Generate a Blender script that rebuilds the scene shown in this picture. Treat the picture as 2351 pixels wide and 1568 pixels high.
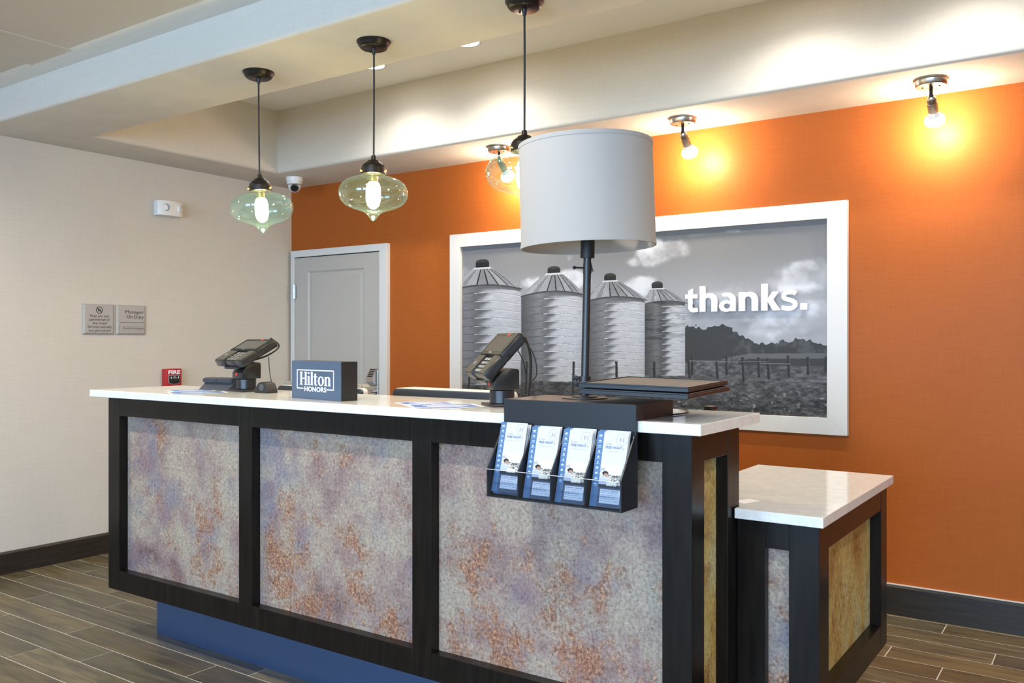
import bpy, bmesh, math, random
import numpy as np
from mathutils import Vector, Matrix

# ------------------------------------------------------------------ scene, camera, world, light
for o in list(bpy.data.objects):
    bpy.data.objects.remove(o, do_unlink=True)
SC = bpy.context.scene
COL = SC.collection
random.seed(7)
R = math.radians

cam_d = bpy.data.cameras.new('camera')
cam_d.sensor_width = 36.0
cam_d.lens = 2002.0 / 2351.0 * 36.0
cam_d.clip_start = 0.05
cam = bpy.data.objects.new('camera', cam_d)
cam.location = (0, 0, 1.37)
cam.rotation_euler = (R(90), 0, R(34.666))
COL.objects.link(cam)
SC.camera = cam

SC.view_settings.view_transform = 'Standard'
SC.view_settings.look = 'None'
SC.view_settings.gamma = 1.0
SC.view_settings.use_curve_mapping = False
SC.view_settings.exposure = 0.42

world = bpy.data.worlds.new('sky')
SC.world = world
world.use_nodes = True
wb = world.node_tree.nodes['Background']
wb.inputs[0].default_value = (0.55, 0.74, 1.0, 1)
wb.inputs[1].default_value = 1.6

def area_light(name, loc, rot, sx, sy, power, color):
    d = bpy.data.lights.new(name, 'AREA')
    d.shape = 'RECTANGLE'; d.size = sx; d.size_y = sy
    d.energy = power; d.color = color
    o = bpy.data.objects.new(name, d)
    o.location = loc; o.rotation_euler = rot
    COL.objects.link(o)
    return o

# room extents
XL, XR, YF, YB = -5.38, 3.40, -4.50, 4.70
Z_SOF, Z_LOB, Z_TRAY = 2.58, 2.785, 3.03
BEAM0, BEAM1, SOFB, SOFL = 2.335, 2.82, 4.20, -4.96

# daylight just outside the lobby windows behind the camera
WINDOWS = [(-4.0, -1.9), (-1.3, 0.8), (1.2, 3.0)]
DAY = (0.47, 0.71, 1.0)
for wx0, wx1 in WINDOWS:
    area_light('daylight', ((wx0 + wx1) / 2, YF - 0.20, 1.55), (R(90), 0, 0), wx1 - wx0, 2.1, 172.0, DAY)

# ------------------------------------------------------------------ materials
def new_mat(name):
    m = bpy.data.materials.new(name)
    m.use_nodes = True
    nt = m.node_tree
    b = nt.nodes['Principled BSDF']
    return m, nt, b

def setb(b, **k):
    names = {'color': 'Base Color', 'rough': 'Roughness', 'metal': 'Metallic', 'spec': 'Specular IOR Level',
             'coat': 'Coat Weight', 'coat_rough': 'Coat Roughness', 'sheen': 'Sheen Weight', 'ior': 'IOR', 'alpha': 'Alpha'}
    for a, v in k.items():
        s = b.inputs[names[a]]
        s.default_value = (v[0], v[1], v[2], 1) if a == 'color' else v

def plain(name, color, rough=0.5, metal=0.0, **k):
    m, nt, b = new_mat(name)
    setb(b, color=color, rough=rough, metal=metal, **k)
    return m

def N(nt, t, **k):
    n = nt.nodes.new(t)
    for a, v in k.items():
        setattr(n, a, v)
    return n

def ramp(nt, fac, stops, interp='LINEAR'):
    n = N(nt, 'ShaderNodeValToRGB')
    n.color_ramp.interpolation = interp
    els = n.color_ramp.elements
    while len(els) < len(stops):
        els.new(0.5)
    for e, (p, c) in zip(els, stops):
        e.position = p
        e.color = (c[0], c[1], c[2], 1) if isinstance(c, (tuple, list)) else (c, c, c, 1)
    nt.links.new(fac, n.inputs[0])
    return n.outputs[0]

def noise(nt, vec, scale, detail=3, rough=0.55):
    n = N(nt, 'ShaderNodeTexNoise')
    n.inputs['Scale'].default_value = scale
    n.inputs['Detail'].default_value = detail
    n.inputs['Roughness'].default_value = rough
    if vec is not None:
        nt.links.new(vec, n.inputs['Vector'])
    return n.outputs[0]

def voro(nt, vec, scale, feature='F1'):
    n = N(nt, 'ShaderNodeTexVoronoi', feature=feature)
    n.inputs['Scale'].default_value = scale
    nt.links.new(vec, n.inputs['Vector'])
    return n.outputs['Distance']

def mapped(nt, scale=(1, 1, 1), space='Object', offset=None):
    tc = N(nt, 'ShaderNodeTexCoord')
    mp = N(nt, 'ShaderNodeMapping')
    mp.inputs['Scale'].default_value = scale
    nt.links.new(tc.outputs[space], mp.inputs['Vector'])
    if offset is not None:
        nt.links.new(offset, mp.inputs['Location'])
    return mp.outputs[0]

def mixc(nt, fac, a, b, mode='MIX'):
    n = N(nt, 'ShaderNodeMix', data_type='RGBA', blend_type=mode)
    for s, v in ((n.inputs[0], fac), (n.inputs[6], a), (n.inputs[7], b)):
        if isinstance(v, (int, float)):
            s.default_value = v
        elif isinstance(v, tuple):
            s.default_value = (v[0], v[1], v[2], 1)
        else:
            nt.links.new(v, s)
    return n.outputs[2]

def bump(nt, b, h, strength=0.1, dist=0.01):
    n = N(nt, 'ShaderNodeBump')
    n.inputs['Strength'].default_value = strength
    n.inputs['Distance'].default_value = dist
    nt.links.new(h, n.inputs['Height'])
    nt.links.new(n.outputs[0], b.inputs['Normal'])

def math_n(nt, op, a, b):
    n = N(nt, 'ShaderNodeMath', operation=op)
    for s, v in ((n.inputs[0], a), (n.inputs[1], b)):
        if isinstance(v, (int, float)):
            s.default_value = v
        else:
            nt.links.new(v, s)
    return n.outputs[0]

def woven(name, c0, c1, thread=0.10, rough=0.75, spec=0.3, coat=0.0):
    """woven vinyl wallcovering: fine crossing threads"""
    m, nt, b = new_mat(name)
    hz = noise(nt, mapped(nt, (7, 7, 260)), 1.0, 3, 0.6)
    vt = noise(nt, mapped(nt, (260, 260, 6)), 1.0, 3, 0.6)
    th = math_n(nt, 'ADD', math_n(nt, 'MULTIPLY', hz, 0.55), math_n(nt, 'MULTIPLY', vt, 0.45))
    broad = noise(nt, mapped(nt, (1, 1, 1)), 1.3, 2)
    col = ramp(nt, th, [(0.5 - thread, c0), (0.5 + thread, c1)])
    col = mixc(nt, 0.25, col, ramp(nt, broad, [(0.3, c0), (0.7, c1)]))
    nt.links.new(col, b.inputs['Base Color'])
    setb(b, rough=rough, spec=spec, coat=coat, coat_rough=0.42)
    bump(nt, b, th, 0.12, 0.002)
    return m

M = {}
M['wallpaper'] = woven('beige_woven_wallcovering', (0.575, 0.53, 0.465), (0.625, 0.585, 0.515))
M['orange'] = woven('orange_woven_wallcovering', (0.365, 0.088, 0.0125), (0.425, 0.112, 0.019), 0.12, 0.6, 0.10, 0.20)
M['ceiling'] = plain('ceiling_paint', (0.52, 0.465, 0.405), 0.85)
M['tray_paint'] = plain('tray_paint_bounce_lightened', (0.86, 0.84, 0.79), 0.8)  # ceiling paint, its colour lightened to stand in for bounced light
M['white_paint'] = plain('white_satin_paint', (0.68, 0.665, 0.645), 0.4)
M['door_paint'] = plain('grey_door_paint', (0.46, 0.43, 0.39), 0.45)
M['black_gap'] = plain('black_gap', (0.01, 0.01, 0.01), 0.8)
M['grout'] = plain('grey_grout', (0.62, 0.58, 0.52), 0.9)
M['black_plastic'] = plain('black_plastic', (0.016, 0.016, 0.017), 0.32)
M['black_matt'] = plain('matt_black_plastic', (0.012, 0.012, 0.013), 0.5)
M['dark_grey'] = plain('dark_grey_plastic', (0.07, 0.075, 0.085), 0.4)
M['bronze'] = plain('oiled_bronze', (0.022, 0.017, 0.014), 0.38, 0.6)
M['nickel'] = plain('brushed_nickel', (0.42, 0.39, 0.36), 0.28, 1.0)
M['chrome'] = plain('satin_chrome', (0.62, 0.62, 0.64), 0.25, 1.0)
M['brass'] = plain('brass', (0.75, 0.52, 0.20), 0.25, 1.0)
M['white_plastic'] = plain('white_plastic', (0.80, 0.79, 0.77), 0.35)
M['sign_silver'] = plain('silver_sign_face', (0.42, 0.415, 0.40), 0.45, 0.25)
M['ink'] = plain('black_print', (0.012, 0.012, 0.012), 0.6)
M['white_print'] = plain('white_print', (0.85, 0.87, 0.90), 0.5)
M['red_plastic'] = plain('red_plastic', (0.45, 0.018, 0.022), 0.35)
M['red_logo'] = plain('red_logo', (0.75, 0.03, 0.03), 0.4)
M['paper'] = plain('white_paper', (0.82, 0.82, 0.80), 0.6)
M['blue_sticker'] = plain('blue_sticker', (0.07, 0.20, 0.56), 0.35)
M['sign_blue'] = plain('slate_blue_sign_face', (0.066, 0.102, 0.155), 0.42)
M['toe'] = plain('metal_laminate_window_blue', (0.12, 0.21, 0.45), 0.30, 0.85)  # blue of the reflected windows put into the dark metal's colour
M['screen'] = plain('grey_lcd_screen', (0.09, 0.092, 0.085), 0.25)
M['khaki_plastic'] = plain('dark_taupe_plastic', (0.085, 0.077, 0.064), 0.3)
M['key_grey'] = plain('grey_key_plastic', (0.22, 0.21, 0.19), 0.35)
M['tray_top'] = plain('taupe_tray_top', (0.115, 0.105, 0.095), 0.75)  # taupe tray surface, lighter than the leatherette rim
M['mon_white'] = plain('pale_grey_monitor_case', (0.72, 0.70, 0.67), 0.4)
M['mon_back'] = plain('dark_monitor_back', (0.03, 0.036, 0.05), 0.35)
M['mon_grey'] = plain('grey_monitor_case', (0.30, 0.30, 0.29), 0.5)
M['lens_glass'] = plain('dark_lens', (0.02, 0.018, 0.016), 0.08)
M['yellow_tag'] = plain('yellow_tag', (0.75, 0.45, 0.05), 0.6)

def mat_wood():
    m, nt, b = new_mat('espresso_stained_wood')
    v = mapped(nt, (14, 14, 1.5))
    n = noise(nt, v, 3.0, 5)
    col = ramp(nt, n, [(0.3, (0.0055, 0.0042, 0.0037)), (0.7, (0.014, 0.011, 0.009))])
    nt.links.new(col, b.inputs['Base Color'])
    setb(b, rough=0.28, spec=0.16, coat=0.06, coat_rough=0.1)
    bump(nt, b, n, 0.04, 0.002)
    return m
M['wood'] = mat_wood()

def mat_base_wood():
    m, nt, b = new_mat('dark_baseboard_wood')
    n = noise(nt, mapped(nt, (1.5, 1.5, 30)), 3.0, 5)
    col = ramp(nt, n, [(0.3, (0.012, 0.009, 0.007)), (0.7, (0.034, 0.027, 0.021))])
    nt.links.new(col, b.inputs['Base Color'])
    setb(b, rough=0.38)
    return m
M['base_wood'] = mat_base_wood()

def mat_leather():
    m, nt, b = new_mat('black_grained_leatherette')
    n = voro(nt, mapped(nt, (1, 1, 1.6)), 650)
    setb(b, color=(0.013, 0.015, 0.019), rough=0.42, spec=0.45)
    bump(nt, b, n, 0.10, 0.001)
    return m
M['leather'] = mat_leather()

def mat_quartz():
    m, nt, b = new_mat('white_speckled_quartz')
    v = mapped(nt)
    sp = voro(nt, v, 300)
    wh = noise(nt, v, 190, 1)
    fl = noise(nt, v, 26, 3)
    base = ramp(nt, fl, [(0.3, (0.73, 0.715, 0.68)), (0.7, (0.82, 0.81, 0.775))])
    mask = math_n(nt, 'MULTIPLY', ramp(nt, sp, [(0.16, 1.0), (0.30, 0.0)]), ramp(nt, wh, [(0.46, 0.0), (0.56, 1.0)]))
    col = mixc(nt, mask, base, (0.30, 0.28, 0.25))
    nt.links.new(col, b.inputs['Base Color'])
    setb(b, rough=0.10, spec=0.5)
    return m
M['quartz'] = mat_quartz()

def mat_rust(name, warm):
    """weathered, pitted metal-look laminate: mauve grey with blue bloom, rust blotches and pits"""
    m, nt, b = new_mat(name)
    v = mapped(nt, (1, 1, 1) if not warm else (1, 1, 0.6))
    n1 = noise(nt, v, 3.4, 7, 0.66)
    n2 = noise(nt, mapped(nt, (1, 1, 0.8)), 4.1, 5, 0.6)
    n3 = noise(nt, mapped(nt, (1.1, 1, 1)), 5.3, 8, 0.74)
    n4 = noise(nt, v, 88, 3, 0.7)
    n5 = noise(nt, v, 120, 3, 0.6)
    vo = voro(nt, v, 95)
    if not warm:
        base = ramp(nt, n1, [(0.32, (0.15, 0.092, 0.088)), (0.43, (0.285, 0.205, 0.180)), (0.50, (0.345, 0.268, 0.212)), (0.60, (0.385, 0.315, 0.240)), (0.68, (0.26, 0.232, 0.22))])
        blue = ramp(nt, n2, [(0.52, 0.0), (0.66, 0.65)])
        col = mixc(nt, blue, base, (0.15, 0.145, 0.205))
        n6 = noise(nt, mapped(nt, (1.2, 1, 0.9)), 6.5, 5, 0.6)
        col = mixc(nt, ramp(nt, n6, [(0.52, 0.0), (0.66, 0.55)]), col, (0.235, 0.135, 0.145))
        col = mixc(nt, ramp(nt, n6, [(0.30, 0.5), (0.42, 0.0)]), col, (0.33, 0.315, 0.27))
        zz = N(nt, 'ShaderNodeSeparateXYZ'); nt.links.new(v, zz.inputs[0])
        low = ramp(nt, zz.outputs[2], [(0.25, 0.12), (0.80, 0.0)])
        xr = ramp(nt, math_n(nt, 'ADD', math_n(nt, 'MULTIPLY', zz.outputs[0], 0.3), 0.5), [(0.08, 0.0), (0.42, 1.0)])
        low = math_n(nt, 'MULTIPLY', low, xr)
        rf = math_n(nt, 'ADD', math_n(nt, 'ADD', n3, low), math_n(nt, 'MULTIPLY', math_n(nt, 'SUBTRACT', xr, 1.0), 0.02))
        rust = ramp(nt, rf, [(0.555, 0.0), (0.65, 0.80)])
        rcol = ramp(nt, n4, [(0.3, (0.13, 0.045, 0.028)), (0.50, (0.30, 0.120, 0.062)), (0.68, (0.50, 0.32, 0.155))])
        col = mixc(nt, rust, col, rcol)
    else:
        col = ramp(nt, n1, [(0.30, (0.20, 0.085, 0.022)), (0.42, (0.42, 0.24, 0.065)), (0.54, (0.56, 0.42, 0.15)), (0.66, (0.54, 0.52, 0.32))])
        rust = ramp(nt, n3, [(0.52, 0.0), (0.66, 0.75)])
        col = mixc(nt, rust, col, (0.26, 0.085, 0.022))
    sp = ramp(nt, n4, [(0.32, (0.42, 0.39, 0.39)), (0.5, (1.0, 1.0, 1.0)), (0.68, (1.5, 1.46, 1.38))])
    col = mixc(nt, 0.62, col, sp, 'MULTIPLY')
    vr = voro(nt, mapped(nt, (1, 1, 0.85)), 58)
    ring = math_n(nt, 'MULTIPLY', ramp(nt, vr, [(0.22, 0.0), (0.32, 1.0), (0.42, 0.0)]), ramp(nt, n3, [(0.42, 0.0), (0.58, 0.6)]))
    col = mixc(nt, ring, col, (0.11, 0.062, 0.048))
    pit = math_n(nt, 'MULTIPLY', ramp(nt, vo, [(0.12, 1.0), (0.30, 0.0)]), ramp(nt, n5, [(0.50, 0.0), (0.60, 0.8)]))
    col = mixc(nt, pit, col, (0.07, 0.05, 0.045))
    nt.links.new(col, b.inputs['Base Color'])
    setb(b, rough=0.45, spec=0.4)
    bump(nt, b, n4, 0.25, 0.002)
    return m
M['rust'] = mat_rust('weathered_metal_laminate', False)
M['gold'] = mat_rust('yellower_weathered_laminate', True)  # laminate in yellower tones, used on the right-facing panels only

def mat_tile():
    m, nt, b = new_mat('wood_look_porcelain_tile')
    oi = N(nt, 'ShaderNodeObjectInfo')
    off = N(nt, 'ShaderNodeCombineXYZ')
    for i, k in enumerate((37.0, 53.0, 11.0)):
        nt.links.new(math_n(nt, 'MULTIPLY', oi.outputs['Random'], k), off.inputs[i])
    v = mapped(nt, (2.2, 26, 1), 'Object', off.outputs[0])
    v2 = mapped(nt, (2.0, 7, 1), 'Object', off.outputs[0])
    g = noise(nt, v, 1.6, 6, 0.65)
    l = noise(nt, v2, 1.4, 4, 0.6)
    tone = ramp(nt, oi.outputs['Random'], [(0.0, (0.105, 0.082, 0.046)), (0.25, (0.170, 0.134, 0.070)), (0.5, (0.150, 0.126, 0.078)), (0.75, (0.110, 0.097, 0.066)), (1.0, (0.175, 0.142, 0.082))])
    grain = ramp(nt, g, [(0.28, (0.42, 0.40, 0.37)), (0.5, (0.95, 0.93, 0.88)), (0.72, (1.55, 1.48, 1.32))])
    col = mixc(nt, 1.0, tone, grain, 'MULTIPLY')
    col = mixc(nt, ramp(nt, l, [(0.5, 0.0), (0.68, 0.65)]), col, (0.066, 0.060, 0.050))
    nt.links.new(col, b.inputs['Base Color'])
    setb(b, rough=0.38, spec=0.45)
    bump(nt, b, g, 0.08, 0.002)
    return m
M['tile'] = mat_tile()

def mat_clear(name, tint, gloss_rough=0.02, ior=1.45, base_mix=0.06, milk=0.0):
    """thin clear glass/acrylic: tinted transmission plus surface reflection"""
    m = bpy.data.materials.new(name); m.use_nodes = True
    nt = m.node_tree; nt.nodes.clear()
    out = N(nt, 'ShaderNodeOutputMaterial')
    tr = N(nt, 'ShaderNodeBsdfTransparent'); tr.inputs[0].default_value = (*tint, 1)
    gl = N(nt, 'ShaderNodeBsdfGlossy'); gl.inputs['Roughness'].default_value = gloss_rough
    lw = N(nt, 'ShaderNodeLayerWeight'); lw.inputs[0].default_value = 0.5
    fac = math_n(nt, 'ADD', math_n(nt, 'MULTIPLY', math_n(nt, 'POWER', lw.outputs['Facing'], 3.0), 0.55), base_mix)
    mx = N(nt, 'ShaderNodeMixShader')
    nt.links.new(fac, mx.inputs[0]); nt.links.new(tr.outputs[0], mx.inputs[1]); nt.links.new(gl.outputs[0], mx.inputs[2])
    if milk > 0:
        df = N(nt, 'ShaderNodeBsdfTranslucent'); df.inputs[0].default_value = (0.40, 0.85, 1.0, 1)
        m2 = N(nt, 'ShaderNodeMixShader'); m2.inputs[0].default_value = milk
        nt.links.new(mx.outputs[0], m2.inputs[1]); nt.links.new(df.outputs[0], m2.inputs[2])
        nt.links.new(m2.outputs[0], out.inputs[0])
    else:
        nt.links.new(mx.outputs[0], out.inputs[0])
    return m
M['aqua_glass'] = mat_clear('aqua_blown_glass', (0.80, 0.935, 0.94), 0.02, 1.5, 0.085, 0.011)
M['acrylic'] = mat_clear('clear_acrylic', (0.86, 0.89, 0.92), 0.06, 1.45, 0.05)
M['pane'] = mat_clear('window_pane', (0.96, 0.98, 1.0), 0.0, 1.45, 0.0)

def mat_emit(name, color, strength):
    m = bpy.data.materials.new(name); m.use_nodes = True
    nt = m.node_tree; nt.nodes.clear()
    out = N(nt, 'ShaderNodeOutputMaterial')
    e = N(nt, 'ShaderNodeEmission')
    e.inputs[0].default_value = (*color, 1); e.inputs[1].default_value = strength
    nt.links.new(e.outputs[0], out.inputs[0])
    return m
M['spot_bulb'] = mat_emit('lit_spot_bulb', (1.0, 0.84, 0.62), 235.0)
M['pendant_bulb'] = mat_emit('lit_filament_bulb', (1.0, 0.71, 0.30), 150.0)
M['downlight'] = mat_emit('lit_downlight_lens', (1.0, 0.95, 0.88), 25.0)
M['fill_can'] = mat_emit('added_lobby_fill', (1.0, 0.93, 0.84), 25.0)

def mat_shade():
    m = bpy.data.materials.new('white_fabric_lamp_shade'); m.use_nodes = True
    nt = m.node_tree; nt.nodes.clear()
    out = N(nt, 'ShaderNodeOutputMaterial')
    d = N(nt, 'ShaderNodeBsdfDiffuse'); d.inputs[0].default_value = (0.53, 0.495, 0.46, 1)
    t = N(nt, 'ShaderNodeBsdfTranslucent'); t.inputs[0].default_value = (0.62, 0.58, 0.50, 1)
    mx = N(nt, 'ShaderNodeMixShader'); mx.inputs[0].default_value = 0.22
    nt.links.new(d.outputs[0], mx.inputs[1]); nt.links.new(t.outputs[0], mx.inputs[2])
    nt.links.new(mx.outputs[0], out.inputs[0])
    return m
M['shade'] = mat_shade()

def mat_vcol(name, rough=0.35):
    m, nt, b = new_mat(name)
    a = N(nt, 'ShaderNodeVertexColor'); a.layer_name = 'Col'
    nt.links.new(a.outputs[0], b.inputs['Base Color'])
    setb(b, rough=rough, spec=0.3)
    return m
M['print'] = mat_vcol('printed_photo', 0.5)
M['brochure_print'] = mat_vcol('printed_brochure', 0.35)

# ------------------------------------------------------------------ mesh helpers
def thing(name, label, cat, loc=(0, 0, 0), rot=(0, 0, 0), group=None):
    o = bpy.data.objects.new(name, None)
    o.empty_display_size = 0.05
    o.location = loc; o.rotation_euler = rot
    COL.objects.link(o)
    o['label'] = label; o['category'] = cat
    if group:
        o['group'] = group
    return o

def obj(name, bm, mat, parent=None, smooth=False, loc=None, rot=None):
    me = bpy.data.meshes.new(name)
    bmesh.ops.recalc_face_normals(bm, faces=bm.faces)
    bm.to_mesh(me); bm.free()
    if mat:
        me.materials.append(M[mat] if isinstance(mat, str) else mat)
    if smooth:
        me.polygons.foreach_set('use_smooth', [True] * len(me.polygons))
        me.set_sharp_from_angle(angle=R(35))
    o = bpy.data.objects.new(name, me)
    COL.objects.link(o)
    if parent is not None:
        o.parent = parent
    if loc is not None:
        o.location = loc
    if rot is not None:
        o.rotation_euler = rot
    return o

def tag(o, label, cat, group=None):
    o['label'] = label; o['category'] = cat
    if group:
        o['group'] = group
    return o

def structure(o):
    o['kind'] = 'structure'
    return o

def box(x0, x1, y0, y1, z0, z1, bev=0.0, seg=2, bm=None, org=(0, 0, 0), mat=None):
    own = bmesh.new()
    vs = [own.verts.new((x - org[0], y - org[1], z - org[2])) for x in (x0, x1) for y in (y0, y1) for z in (z0, z1)]
    for q in ((0, 1, 3, 2), (4, 6, 7, 5), (0, 4, 5, 1), (2, 3, 7, 6), (0, 2, 6, 4), (1, 5, 7, 3)):
        own.faces.new([vs[i] for i in q])
    bmesh.ops.recalc_face_normals(own, faces=own.faces)
    if bev > 0:
        bmesh.ops.bevel(own, geom=list(own.edges), offset=bev, segments=seg, profile=0.5, affect='EDGES')
    if mat is not None:
        bmesh.ops.transform(own, matrix=mat, verts=own.verts)
    if bm is None:
        return own
    merge(bm, own)
    return bm

def merge(dst, src):
    tmp = bpy.data.meshes.new('tmp')
    src.to_mesh(tmp); src.free()
    dst.from_mesh(tmp)
    bpy.data.meshes.remove(tmp)
    return dst

def lathe(profile, seg=40, bm=None, mat=None, cap=False):
    """profile: list of (radius, z); radius 0 closes to a pole"""
    own = bmesh.new()
    rings = []
    for r, z in profile:
        if r <= 1e-6:
            rings.append([own.verts.new((0, 0, z))])
        else:
            rings.append([own.verts.new((r * math.cos(2 * math.pi * i / seg), r * math.sin(2 * math.pi * i / seg), z)) for i in range(seg)])
    for a, b in zip(rings, rings[1:]):
        for i in range(seg):
            j = (i + 1) % seg
            if len(a) == 1 and len(b) == 1:
                break
            if len(a) == 1:
                own.faces.new((a[0], b[i], b[j]))
            elif len(b) == 1:
                own.faces.new((a[i], a[j], b[0]))
            else:
                own.faces.new((a[i], a[j], b[j], b[i]))
    if cap:
        for rg in (rings[0], rings[-1]):
            if len(rg) > 2:
                own.faces.new(rg)
    if mat is not None:
        bmesh.ops.transform(own, matrix=mat, verts=own.verts)
    if bm is None:
        return own
    return merge(bm, own)

def cyl(r, z0, z1, seg=32, bm=None, mat=None, bev=0.0):
    if bev > 0:
        p = [(0, z0), (r - bev, z0), (r, z0 + bev), (r, z1 - bev), (r - bev, z1), (0, z1)]
    else:
        p = [(0, z0), (r, z0), (r, z1), (0, z1)]
    return lathe(p, seg, bm, mat)

def prism(pts, d0, d1, axis='X', bm=None, mat=None, bev=0.0):
    """extrude a 2-D outline between d0 and d1 along an axis. X: pts=(y,z); Y: pts=(x,z); Z: pts=(x,y)"""
    own = bmesh.new()
    def mk(a, b, d):
        return {'X': (d, a, b), 'Y': (a, d, b), 'Z': (a, b, d)}[axis]
    A = [own.verts.new(mk(a, b, d0)) for a, b in pts]
    B = [own.verts.new(mk(a, b, d1)) for a, b in pts]
    own.faces.new(A); own.faces.new(B[::-1])
    n = len(pts)
    for i in range(n):
        j = (i + 1) % n
        own.faces.new((A[i], B[i], B[j], A[j]))
    bmesh.ops.recalc_face_normals(own, faces=own.faces)
    if bev > 0:
        bmesh.ops.bevel(own, geom=list(own.edges), offset=bev, segments=2, profile=0.5, affect='EDGES')
    if mat is not None:
        bmesh.ops.transform(own, matrix=mat, verts=own.verts)
    if bm is None:
        return own
    return merge(bm, own)

def tube(points, r, seg=10, bm=None, smooth_n=0):
    pts = [Vector(p) for p in points]
    for _ in range(smooth_n):
        q = [pts[0]]
        for a, b in zip(pts, pts[1:]):
            q += [a * 0.75 + b * 0.25, a * 0.25 + b * 0.75]
        pts = q + [pts[-1]]
    own = bmesh.new()
    rings = []
    for i, p in enumerate(pts):
        d = (pts[min(i + 1, len(pts) - 1)] - pts[max(i - 1, 0)]).normalized()
        u = d.cross(Vector((0, 0, 1)) if abs(d.z) < 0.9 else Vector((1, 0, 0))).normalized()
        w = d.cross(u)
        rings.append([own.verts.new(p + r * (math.cos(2 * math.pi * k / seg) * u + math.sin(2 * math.pi * k / seg) * w)) for k in range(seg)])
    for a, b in zip(rings, rings[1:]):
        for k in range(seg):
            j = (k + 1) % seg
            own.faces.new((a[k], a[j], b[j], b[k]))
    own.faces.new(rings[0]); own.faces.new(rings[-1][::-1])
    if bm is None:
        return own
    return merge(bm, own)

WALL_L = Matrix(((0, 0, 1, 0), (1, 0, 0, 0), (0, 1, 0, 0), (0, 0, 0, 1)))      # local x->+Y, y->+Z, z->+X
WALL_B = Matrix(((1, 0, 0, 0), (0, 0, -1, 0), (0, 1, 0, 0), (0, 0, 0, 1)))     # local x->+X, y->+Z, z->-Y

def text_bm(s, size, extrude=0.0004, align='LEFT', bold=0.0, space=1.0, fit_w=None):
    cu = bpy.data.curves.new('txt', 'FONT')
    cu.body = s; cu.size = size; cu.extrude = extrude; cu.offset = bold
    cu.align_x = align; cu.space_character = space; cu.resolution_u = 3
    o = bpy.data.objects.new('txt', cu)
    COL.objects.link(o)
    dg = bpy.context.evaluated_depsgraph_get()
    me = bpy.data.meshes.new_from_object(o.evaluated_get(dg))
    bm = bmesh.new(); bm.from_mesh(me)
    bpy.data.objects.remove(o, do_unlink=True)
    bpy.data.meshes.remove(me); bpy.data.curves.remove(cu)
    if fit_w and bm.verts:
        xs = [v.co.x for v in bm.verts]
        k = fit_w / (max(xs) - min(xs))
        for v in bm.verts:
            v.co.x *= k
    return bm

def copy_tree(o, parent=None):
    c = o.copy(); COL.objects.link(c)
    if parent is not None:
        c.parent = parent
    for ch in o.children:
        copy_tree(ch, c)
    return c

# ------------------------------------------------------------------ the room
# floor: grout bed + porcelain planks laid along X
fl = structure(obj('floor', box(XL, XR, YF, YB, -0.06, -0.0012), 'grout'))
PW, PL, G = 0.156, 0.92, 0.0045
tile_mesh = {}
def tile_me(w, l):
    key = (round(w, 3), round(l, 3))
    if key not in tile_mesh:
        bm = box(-l / 2, l / 2, -w / 2, w / 2, -0.010, 0.0, 0.0012, 1)
        me = bpy.data.meshes.new('tile'); bm.to_mesh(me); bm.free()
        me.materials.append(M['tile'])
        tile_mesh[key] = me
    return tile_mesh[key]
row_offs = [0.12, 0.55, 0.33, 0.80, 0.05, 0.62, 0.28, 0.88, 0.45]
k0, k1 = -6, 18
for k in range(k0, k1):
    ya = 2.015 + PW * k; yb = min(ya + PW, YB)
    if yb - ya < 0.02:
        continue
    x = XL - row_offs[k % 9] * PL
    while x < XR:
        xa, xb = max(x, XL), min(x + PL, XR)
        x += PL
        if xb - xa < 0.03:
            continue
        o = bpy.data.objects.new('tile', tile_me(yb - ya - G, xb - xa - G))
        COL.objects.link(o); o.parent = fl
        o.location = ((xa + xb) / 2, (ya + yb) / 2, 0)
# planks farther into the lobby behind the camera: one sheet
bm = box(XL, XR, YF, 2.015 + PW * k0, -0.010, 0.0)
far = obj('lobby_tiling', bm, 'tile', fl); far['kind'] = 'stuff'

wl = structure(obj('wall_left', box(XL - 0.12, XL, YF, YB, 0, Z_TRAY), 'wallpaper'))
wb_ = structure(obj('wall_back', box(XL - 0.12, XR + 0.12, YB, YB + 0.12, 0, Z_TRAY), 'orange'))
wr = structure(obj('wall_right', box(XR, XR + 0.12, YF, YB, 0, Z_TRAY), 'wallpaper'))
# front wall behind the camera, with window openings
bm = bmesh.new()
xs = [XL] + [v for w in WINDOWS for v in w] + [XR]
for i in range(0, len(xs), 2):
    box(xs[i], xs[i + 1], YF - 0.12, YF, 0, Z_LOB, bm=bm)
for wx0, wx1 in WINDOWS:
    box(wx0, wx1, YF - 0.12, YF, 0, 0.5, bm=bm)
    box(wx0, wx1, YF - 0.12, YF, 2.6, Z_LOB, bm=bm)
structure(obj('wall_front', bm, 'wallpaper'))
for i, (wx0, wx1) in enumerate(WINDOWS):
    w = structure(obj('window_%d' % (i + 1), box(wx0, wx1, YF - 0.075, YF - 0.069, 0.5, 2.6), 'pane'))
    fr = bmesh.new()
    box(wx0, wx0 + 0.06, YF - 0.10, YF - 0.02, 0.5, 2.6, bm=fr); box(wx1 - 0.06, wx1, YF - 0.10, YF - 0.02, 0.5, 2.6, bm=fr)
    box(wx0 + 0.06, wx1 - 0.06, YF - 0.10, YF - 0.02, 0.5, 0.56, bm=fr); box(wx0 + 0.06, wx1 - 0.06, YF - 0.10, YF - 0.02, 2.54, 2.6, bm=fr)
    mx_ = (wx0 + wx1) / 2
    box(mx_ - 0.03, mx_ + 0.03, YF - 0.10, YF - 0.02, 0.56, 2.54, bm=fr)
    obj('window_frame', fr, 'white_paint', w)

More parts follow.
